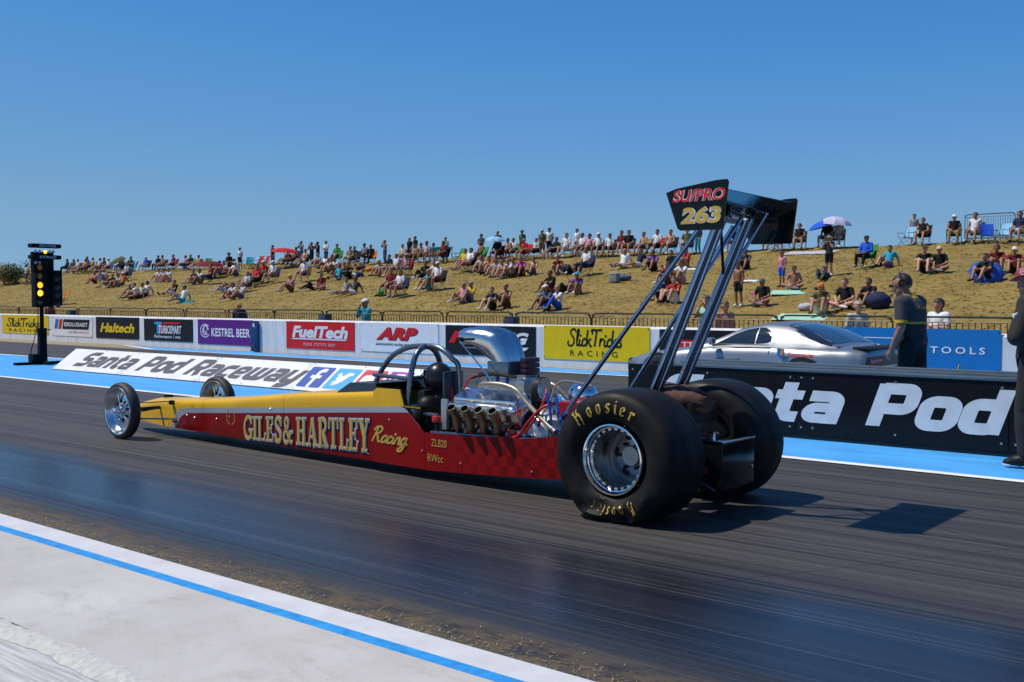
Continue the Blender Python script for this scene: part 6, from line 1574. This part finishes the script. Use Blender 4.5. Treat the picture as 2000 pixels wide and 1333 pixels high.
for s in (-1, 1):
    g = gpatch('side_window', [(-7.40, .9, 1.0), (-7.25, .75, 1.85), (-7.05, .7, 2.55), (-6.85, .7, 2.85), (-6.68, .7, 2.9)], M_glass, s)
    g = gpatch('quarter_window', [(-6.66, .7, 2.9), (-6.56, .72, 2.8), (-6.47, .85, 2.4), (-6.42, 1.1, 1.7)], M_glass, s)
    gpatch('windscreen', [(-7.58, 3.5, 7), (-7.42, 3.6, 7), (-7.2, 3.9, 7), (-6.98, 4.1, 7)], M_glass, s, .005)
    gpatch('rear_window', [(-6.22, 3.6, 7), (-6.05, 2.7, 7), (-5.85, 2.1, 7), (-5.65, 1.9, 7), (-5.50, 2.2, 7)], M_glass, s, .006)
    mb = K(); mb.tube([(-7.42, KY + s * .81, .775), (-7.0, KY + s * .80, .79), (-6.42, KY + s * .80, .79)], .008, 6); mb.build('window_trim', M_trim, coupe)
    mb = K(); mb.bbox((-7.32, KY + s * .90, .83), (.10, .13, .09), .03); mb.build('door_mirror', M_silver, coupe)
    for x in (-7.62, -6.42):
        mb = K(); mb.tube([(x, KY + s * (lerp(KW, x) * .965 + .004), lerp(KT, x) - .05), (x + .03, KY + s * (lerp(KW, x) * .99 + .002), .5), (x + .02, KY + s * (lerp(KW, x) + .002), .3)], .004, 5); mb.build('door_seam', M_trim, coupe)
    mb = K(); mb.bbox((-7.1, KY + s * .842, .585), (.42, .012, .035), .005); mb.build('side_badge', mat('badge_grey', (.16, .17, .18), .4), coupe)
    mb = K(); mb.bbox((-7.72, KY + s * .852, .56), (.12, .01, .05), .004); mb.build('side_vent', M_trim, coupe)
    for x, r_ in ((-8.28, .34), (-5.85, .35)):
        mb = K(); w = lerp(KW, x) + .024
        mb.add([(x + r_ * math.cos(a), KY + s * w, max(.17, .30 + r_ * math.sin(a))) for a in np.linspace(0, 2 * math.pi, 40, endpoint=False)], [tuple(range(40)) if s > 0 else tuple(range(39, -1, -1))]); mb.build('wheel_arch', M_trim, coupe, ang=0)
        o_ = Vector((x, KY + s * (w - .085), .30)); e = bpy.data.objects.new('wheel', None); C.objects.link(e); e.parent = coupe; e.location = o_ - Vector(KO)
        mb = MB(o_); mb.lathe([(.20, s * .10), (.23, s * .108), (.285, s * .10), (.30, s * .07), (.30, -s * .10), (.22, -s * .11)], o_, 'Y', 40); mb.build('tyre', M_rubber, e, ang=50)
        mb = MB(o_); mb.lathe([(.205, s * .10), (.195, s * .085), (.18, s * .05), (.05, s * .06), (0, s * .075)], o_, 'Y', 32); mb.build('rim', M_redA if x < -7 else M_alu, e, ang=30)
        for k in range(5):
            a = k * 2 * math.pi / 5; mb = MB(o_); mb.bbox(o_ + Vector((.12 * math.cos(a), s * .085, .12 * math.sin(a))), (.17, .02, .035), .008, rot=(0, -a, 0)); mb.build('spoke', M_redA if x < -7 else M_alu, e)
    mb = K(); mb.bbox((-4.985, KY + s * .50, .60), (.05, .36, .10), .02); mb.build('tail_lamp', mat('tail_dark_red', (.16, .01, .012), .15, coat=.6), coupe)
    mb = K(); mb.bbox((-9.0, KY + s * .5, .50), (.10, .22, .06), .02); mb.build('head_lamp', M_glass, coupe)
mb = K(); mb.bbox((-4.955, KY, .60), (.02, 1.44, .13), .008); mb.build('tail_panel', M_trim, coupe)
mb = K(); mb.bbox((-4.95, KY, .34), (.06, 1.5, .30), .03); mb.build('rear_bumper', M_trim, coupe)
mb = K(); mb.bbox((-5.10, KY, .775), (.22, 1.3, .035), .012); mb.build('boot_spoiler', M_trim, coupe)
# lettering on the flank and tail
F_sh = mat('sticker_orange', (.65, .25, .02), .4)
mb = K(); place2d(mb, fit2d(text2d('KnuttHander', .03), .40, .065), (-6.06, KY - .885, .645), U, V3); mb.build('flank_lettering', F_red, coupe, ang=0)
mb = K(); place2d(mb, ([(0, 0), (.06, -.05), (.12, 0), (.12, .09), (0, .09)], [(0, 1, 2, 3, 4)]), (-6.24, KY - .885, .66), U, V3); mb.build('shield_sticker', F_blu, coupe, ang=0)
mb = K(); place2d(mb, ([(0.05, 0), (.09, 0), (.13, .09), (.07, .09)], [(0, 1, 2, 3)]), (-6.24, KY - .889, .66), U, V3); mb.build('shield_stripe', F_sh, coupe, ang=0)
p = gpt(-5.92, 2.45); mb = K(); mb.bbox((-5.92, KY - p[0] - .01, p[1] - .02), (.16, .006, .04), .002, rot=(.75, .5, 0)); mb.build('window_sticker', F_wht, coupe)
mb = K(); place2d(mb, plate2d(.42, .075), (-4.943, KY - .66, .57), (0, 1, 0), V3); mb.build('tail_strip', F_red, coupe, ang=0)
mb = K(); place2d(mb, fit2d(text2d('ELBRIDGE PERF', .02), .36, .035), (-4.941, KY - .63, .59), (0, 1, 0), V3); mb.build('tail_lettering', F_wht, coupe, ang=0)
# interior shapes seen through the glass
mb = K(); mb.bbox((-6.75, KY - .32, .75), (.16, .40, .50), .06, rot=(0, .2, 0)); mb.build('seat', M_trim, coupe)
coupe.scale = (.91, 1, 1); coupe.location.x = -7.28

# ------------------------------------------------------------------ crew member with a headset
J = dict(pelvis=(0, 0, .93), chest=(0, -.02, 1.24), neck=(0, -.06, 1.43), head=(0, -.135, 1.565), face=(.45, -1, -.30), sh=[(.20, -.035, 1.375), (-.20, -.035, 1.375)], el=[(.265, .0, 1.09), (-.26, -.04, 1.10)], hand=[(.245, -.12, .855), (-.22, -.16, .87)], palm=[(1, 0, 0), (-1, 0, 0)], hip=sym(.10, 0, .91), kn=[(.11, -.04, .49), (-.11, .04, .49)], an=[(.12, -.03, .08), (-.12, .12, .08)], toe=[(.14, -.19, .035), (-.15, -.04, .035)])
def near_person(J, loc, rz, label, cat='person', sc=1.0, voxel=.0075, fat=1.0, fingers=True):
    f = make_figure(J, voxel, fingers, fat); e = thing('person', loc, label, cat, None, rz); e.scale = (sc,) * 3
    return f, e
def add(f, e, name, keep, off, mats, mfun=None):
    me = shell_of(f, name, keep, off, mats if isinstance(mats, list) else [mats], mfun); o = bpy.data.objects.new(name, me); C.objects.link(o); o.parent = e
    sm = o.modifiers.new('t', 'SOLIDIFY'); sm.thickness = .005; sm.offset = -1; return o
def crisp(o, cuts, mfun, drop=None):
    """cut the cloth along level lines so that bands and hems run straight"""
    bm = bmesh.new(); bm.from_mesh(o.data)
    for z in cuts: bmesh.ops.bisect_plane(bm, geom=bm.verts[:] + bm.edges[:] + bm.faces[:], plane_co=(0, 0, z), plane_no=(0, 0, 1))
    for fc in bm.faces: fc.material_index = mfun(fc.calc_center_median(), 'uarm' if abs(fc.calc_center_median().x) > .215 else 'torso')
    if drop: bmesh.ops.delete(bm, geom=[fc for fc in bm.faces if drop(fc.calc_center_median())], context='FACES')
    bm.to_mesh(o.data); bm.free()
M_gy = cloth('grey'); mat('polo_grey', (.032, .034, .044), .85, var=.12, scale=18, bump=.2); mat('polo_yellow', (.50, .30, .02), .8); mat('polo_black', (.014, .013, .020), .85, var=.3, scale=10, bump=.2)
PG, PYe, PB_ = MATS['polo_grey'], MATS['polo_yellow'], MATS['polo_black']
crew_loc = Vector((-4.40, 12.25, 0)); f, e = near_person(J, crew_loc, R(-97), 'person in grey, black and yellow shirt with headset standing behind the black barrier', fat=1.13)
f['me'].materials.append(mat('crew_skin', (.30, .135, .085), .5, var=.12, scale=12)); o = bpy.data.objects.new('body', f['me']); C.objects.link(o); o.parent = e
lab, t, hu, hf, P_ = f['lab'], f['t'], f['hu'], f['hf'], f['P']
def shirt_m(c, l):
    if l == 'uarm': return 1 if c[2] < 1.178 else 0
    if c[2] > 1.155: return 0
    return 1 if c[2] > 1.132 else 2
crisp(add(f, e, 'polo_shirt', lambda i: lab[i] == 'torso' or (lab[i] == 'pelvis' and P_[i, 2] > .85) or (lab[i] == 'uarm' and t[i] < .93), .020, [PG, PYe, PB_], shirt_m), (1.178, 1.155, 1.145, 1.132, .87), shirt_m, lambda c: (abs(c.x) > .205 and c.z < 1.145) or c.z < .87)
add(f, e, 'trousers', lambda i: lab[i] in ('pelvis', 'thigh', 'shin'), .014, cloth('black')); [add(f, e, 'shoe', lambda i: lab[i] == 'foot' and f['sd'][i] == q_, .009, cloth('black')) for q_ in (-1, 1)]
mb = MB(); mb.grid([[(rx * math.cos(a), yc + ry * math.sin(a), zc + .022 * math.sin(a)) for a in np.linspace(0, 2 * math.pi, 24, endpoint=False)] for rx, ry, yc, zc in ((.112, .098, -.045, 1.400), (.090, .082, -.052, 1.432), (.080, .074, -.060, 1.468), (.074, .068, -.060, 1.462))], close=True); mb.build('collar', PYe, e, ang=60)
add(f, e, 'hair', lambda i: lab[i] == 'head' and (hu[i] > .075 or (hf[i] < -.025 and hu[i] > -.03)), .006, HAIR['d'])
hd, up, fw, rt = f['hd'], f['up'], f['fw'], f['rt']
for s in (-1, 1):
    mb = MB(); mb.ell(hd + fw * .092 + rt * s * .033 + up * .022, (.011, .011, .009), 10, 6); mb.build('eye', M_black, e)
mb = MB(); mb.bbox(hd + fw * .106 + up * .022, (.13, .012, .032), .005, rot=(.28, 0, 0)); mb.build('sunglasses', M_black, e)
mb = MB(); mb.tube([hd + rt * (.112 * math.cos(a)) + up * (.03 + .118 * math.sin(a)) - fw * .012 for a in np.linspace(0, math.pi, 12)], .011, 8, flat=1.0); mb.build('headset_band', M_black, e)
for s in (-1, 1):
    mb = MB(); c = hd + rt * s * .112 - fw * .012 + up * .0; mb.lathe([(0, s * .030), (.034, s * .026), (.042, s * .008), (.040, -s * .014)], (0, 0, 0), 'X', 18); mb.v = [tuple(Vector(v) + c) for v in mb.v]; mb.build('ear_cup', M_black, e, ang=40)
    mb = MB(); mb.lathe([(0, s * .034), (.012, s * .033), (.013, s * .028)], (0, 0, 0), 'X', 10); mb.v = [tuple(Vector(v) + c) for v in mb.v]; mb.build('cup_badge', F_wht, e)
sg = 1 if (rt.x > 0) else -1
mb = MB(); c = hd + Vector((.115, 0, 0)); mb.tube([c - up * .02 + fw * .01, c - up * .07 + fw * .06 - Vector((.02, 0, 0)), hd + Vector((.05, 0, 0)) - up * .085 + fw * .115], .006, 6, smooth=4); mb.ell(hd + Vector((.035, 0, 0)) - up * .083 + fw * .122, (.016, .016, .014), 10, 6); mb.build('microphone_boom', M_black, e)
# prints on the back of the shirt
SHP = f['P'] + f['N'] * .021
def back_print(txt, x0, z0, w, h, m, sh=.2):
    V, F = fit2d(text2d(txt, .01, sh), w, h); mb = MB(); pts = []
    for v in V:
        x = x0 + w - v[0]; x = -(x0 + v[0]) if False else x0 + w / 2 - v[0] + w / 2; z = z0 + v[1]
        dd = (SHP[:, 0] - x) ** 2 + (SHP[:, 2] - z) ** 2 + np.where(SHP[:, 1] > 0, 0, 9); y = SHP[np.argmin(dd), 1] + .004
        pts.append((x, y, z))
    mb.add(pts, F); return mb.build('shirt_print', m, e, ang=0)
back_print('Racing', -.10, 1.285, .20, .055, PYe); back_print('santa pod', -.07, 1.06, .14, .02, mat('print_rose', (.35, .05, .16), .6)); back_print('II', -.02, .96, .05, .07, mat('print_blue2', (.05, .07, .2), .6)); back_print('Pro', -.02, .90, .08, .05, MATS['print_rose'])

# ------------------------------------------------------------------ person cut by the right edge: maroon cap, black jacket, arms folded
J = dict(pelvis=(0, 0, .93), chest=(0, .0, 1.25), neck=(0, -.02, 1.43), head=(0, -.08, 1.555), face=(0, -1, -.15), sh=sym(.20, .0, 1.375), el=[(.29, -.06, 1.10), (-.29, -.06, 1.11)], hand=[(-.05, -.17, 1.16), (.06, -.18, 1.11)], fdir=[(-1, .35, .1), (1, .35, 0)], palm=[(0, 1, 0), (0, 1, 0)], hip=sym(.10, 0, .91), kn=[(.12, -.06, .49), (-.12, .03, .49)], an=[(.13, -.04, .08), (-.13, .10, .08)], toe=[(.15, -.17, .04), (-.16, -.04, .04)])
f, e = near_person(J, (-2.42, 9.66, .004), R(-98), 'person in black jacket and maroon cap at the right edge, arms folded', fat=1.15)
f['me'].materials.append(mat('edge_skin', (.22, .10, .07), .5, var=.12, scale=12)); o = bpy.data.objects.new('body', f['me']); C.objects.link(o); o.parent = e
lab, t, hu, hf, P_ = f['lab'], f['t'], f['hu'], f['hf'], f['P']
JK = mat('black_jacket', (.014, .013, .012), .8, var=.35, scale=9, bump=.4)
add(f, e, 'jacket', lambda i: lab[i] in ('torso', 'uarm', 'farm') or (lab[i] == 'pelvis' and P_[i, 2] > .80), .030, JK)
add(f, e, 'trousers', lambda i: lab[i] in ('pelvis', 'thigh', 'shin'), .018, mat('black_trousers', (.012, .012, .014), .85, var=.3, scale=10, bump=.3)); [(add(f, e, 'shoe', lambda i: lab[i] == 'foot' and f['sd'][i] == q_ and P_[i, 2] > .028, .012, M_dark), add(f, e, 'shoe_sole', lambda i: lab[i] == 'foot' and f['sd'][i] == q_ and P_[i, 2] <= .036, .014, F_wht)) for q_ in (-1, 1)]
add(f, e, 'hair', lambda i: lab[i] == 'head' and hf[i] < -.01 and hu[i] > -.05, .010, HAIR['d'])
hd, up, fw, rt = f['hd'], f['up'], f['fw'], f['rt']; CAPM = mat('maroon_cap', (.22, .02, .035), .7, var=.2, scale=14, bump=.2)
cp = add(f, e, 'cap', lambda i: lab[i] == 'head' and hu[i] > .040, .020, CAPM)
mb = MB(); rows = [[hd + rt * x * (1 - .15 * q) + fw * (.088 + .085 * q * (1 - (x / .1) ** 2 * .45)) + up * (.055 - .018 * q - .9 * x * x) for x in np.linspace(-.082, .082, 9)] for q in np.linspace(0, 1, 4)]; mb.grid(rows); mb.grid([[p - up * .005 for p in r] for r in rows]); mb.build('cap_peak', mat('cap_peak_red', (.34, .03, .05), .7), e, ang=60)
em = join2d([ringarc(0, 0, 1, 0, 360, .25, 20), ribbon([(-.4, -.4), (-.3, .4), (0, -.1), (.3, .4), (.4, -.4)], .22)])
mb = MB(); V, F = fit2d(em, .055, .055); mb.add([hd + Vector((.119, 0, 0)) + up * (.055 + v[1]) - fw * (.03 - v[0]) * 1.0 + Vector((.004, 0, 0)) for v in V], F); mb.build('cap_emblem', F_wht, e, ang=0)
mb = MB(); mb.bbox((.305, -.055, 1.26), (.006, .06, .075), .002, rot=(.35, 0, 0)); mb.build('sleeve_patch', F_wht, e); mb = MB(); mb.bbox((.311, -.055, 1.28), (.004, .04, .012), .001, rot=(.35, 0, 0)); mb.build('patch_stripe', F_blu, e)

# ------------------------------------------------------------------ driver in the cockpit
J = dict(pelvis=(0, 0, .20), chest=(0, .10, .46), neck=(0, .12, .63), head=(0, .08, .765), sh=sym(.165, .11, .57), el=sym(.21, -.02, .36), hand=[(.10, -.26, .42), (-.10, -.26, .42)], hip=sym(.08, 0, .20), kn=[(.10, -.42, .34), (-.10, -.42, .34)], an=[(.08, -.80, .20), (-.08, -.80, .20)], toe=[(.08, -.90, .30), (-.08, -.90, .30)])
f, e = near_person(J, (-6.13, 6.235, 0), R(-90), 'driver in black suit and black helmet inside the roll cage', fat=.92, voxel=.014, fingers=False)
f['me'].materials.append(SKIN[1]); o = bpy.data.objects.new('body', f['me']); C.objects.link(o); o.parent = e; lab = f['lab']
add(f, e, 'race_suit', lambda i: lab[i] not in ('head', 'hand'), .012, M_dark); [add(f, e, 'glove', lambda i: lab[i] == 'hand' and f['sd'][i] == q_, .008, M_dark) for q_ in (-1, 1)]
hd, up, fw, rt = f['hd'], f['up'], f['fw'], f['rt']
mb = MB(); mb.ell(hd + up * .01 - fw * .005, (.115, .130, .130), 22, 14); mb.ell(hd - up * .07 + fw * .05, (.085, .07, .06), 16, 10); mb.build('helmet', mat('helmet_black', (.010, .011, .014), .3, spec=.3, coat=.1), e, ang=60)
mb = MB(); rows = [[hd + up * (.0 + .075 * q) + Vector((math.sin(a) * .119, -math.cos(a) * .134, 0)) * math.cos(.5 * (q - .3)) for a in np.linspace(-1.0, 1.0, 9)] for q in (0, .5, 1)]; mb.grid(rows); mb.build('visor', M_glass, e, ang=60)
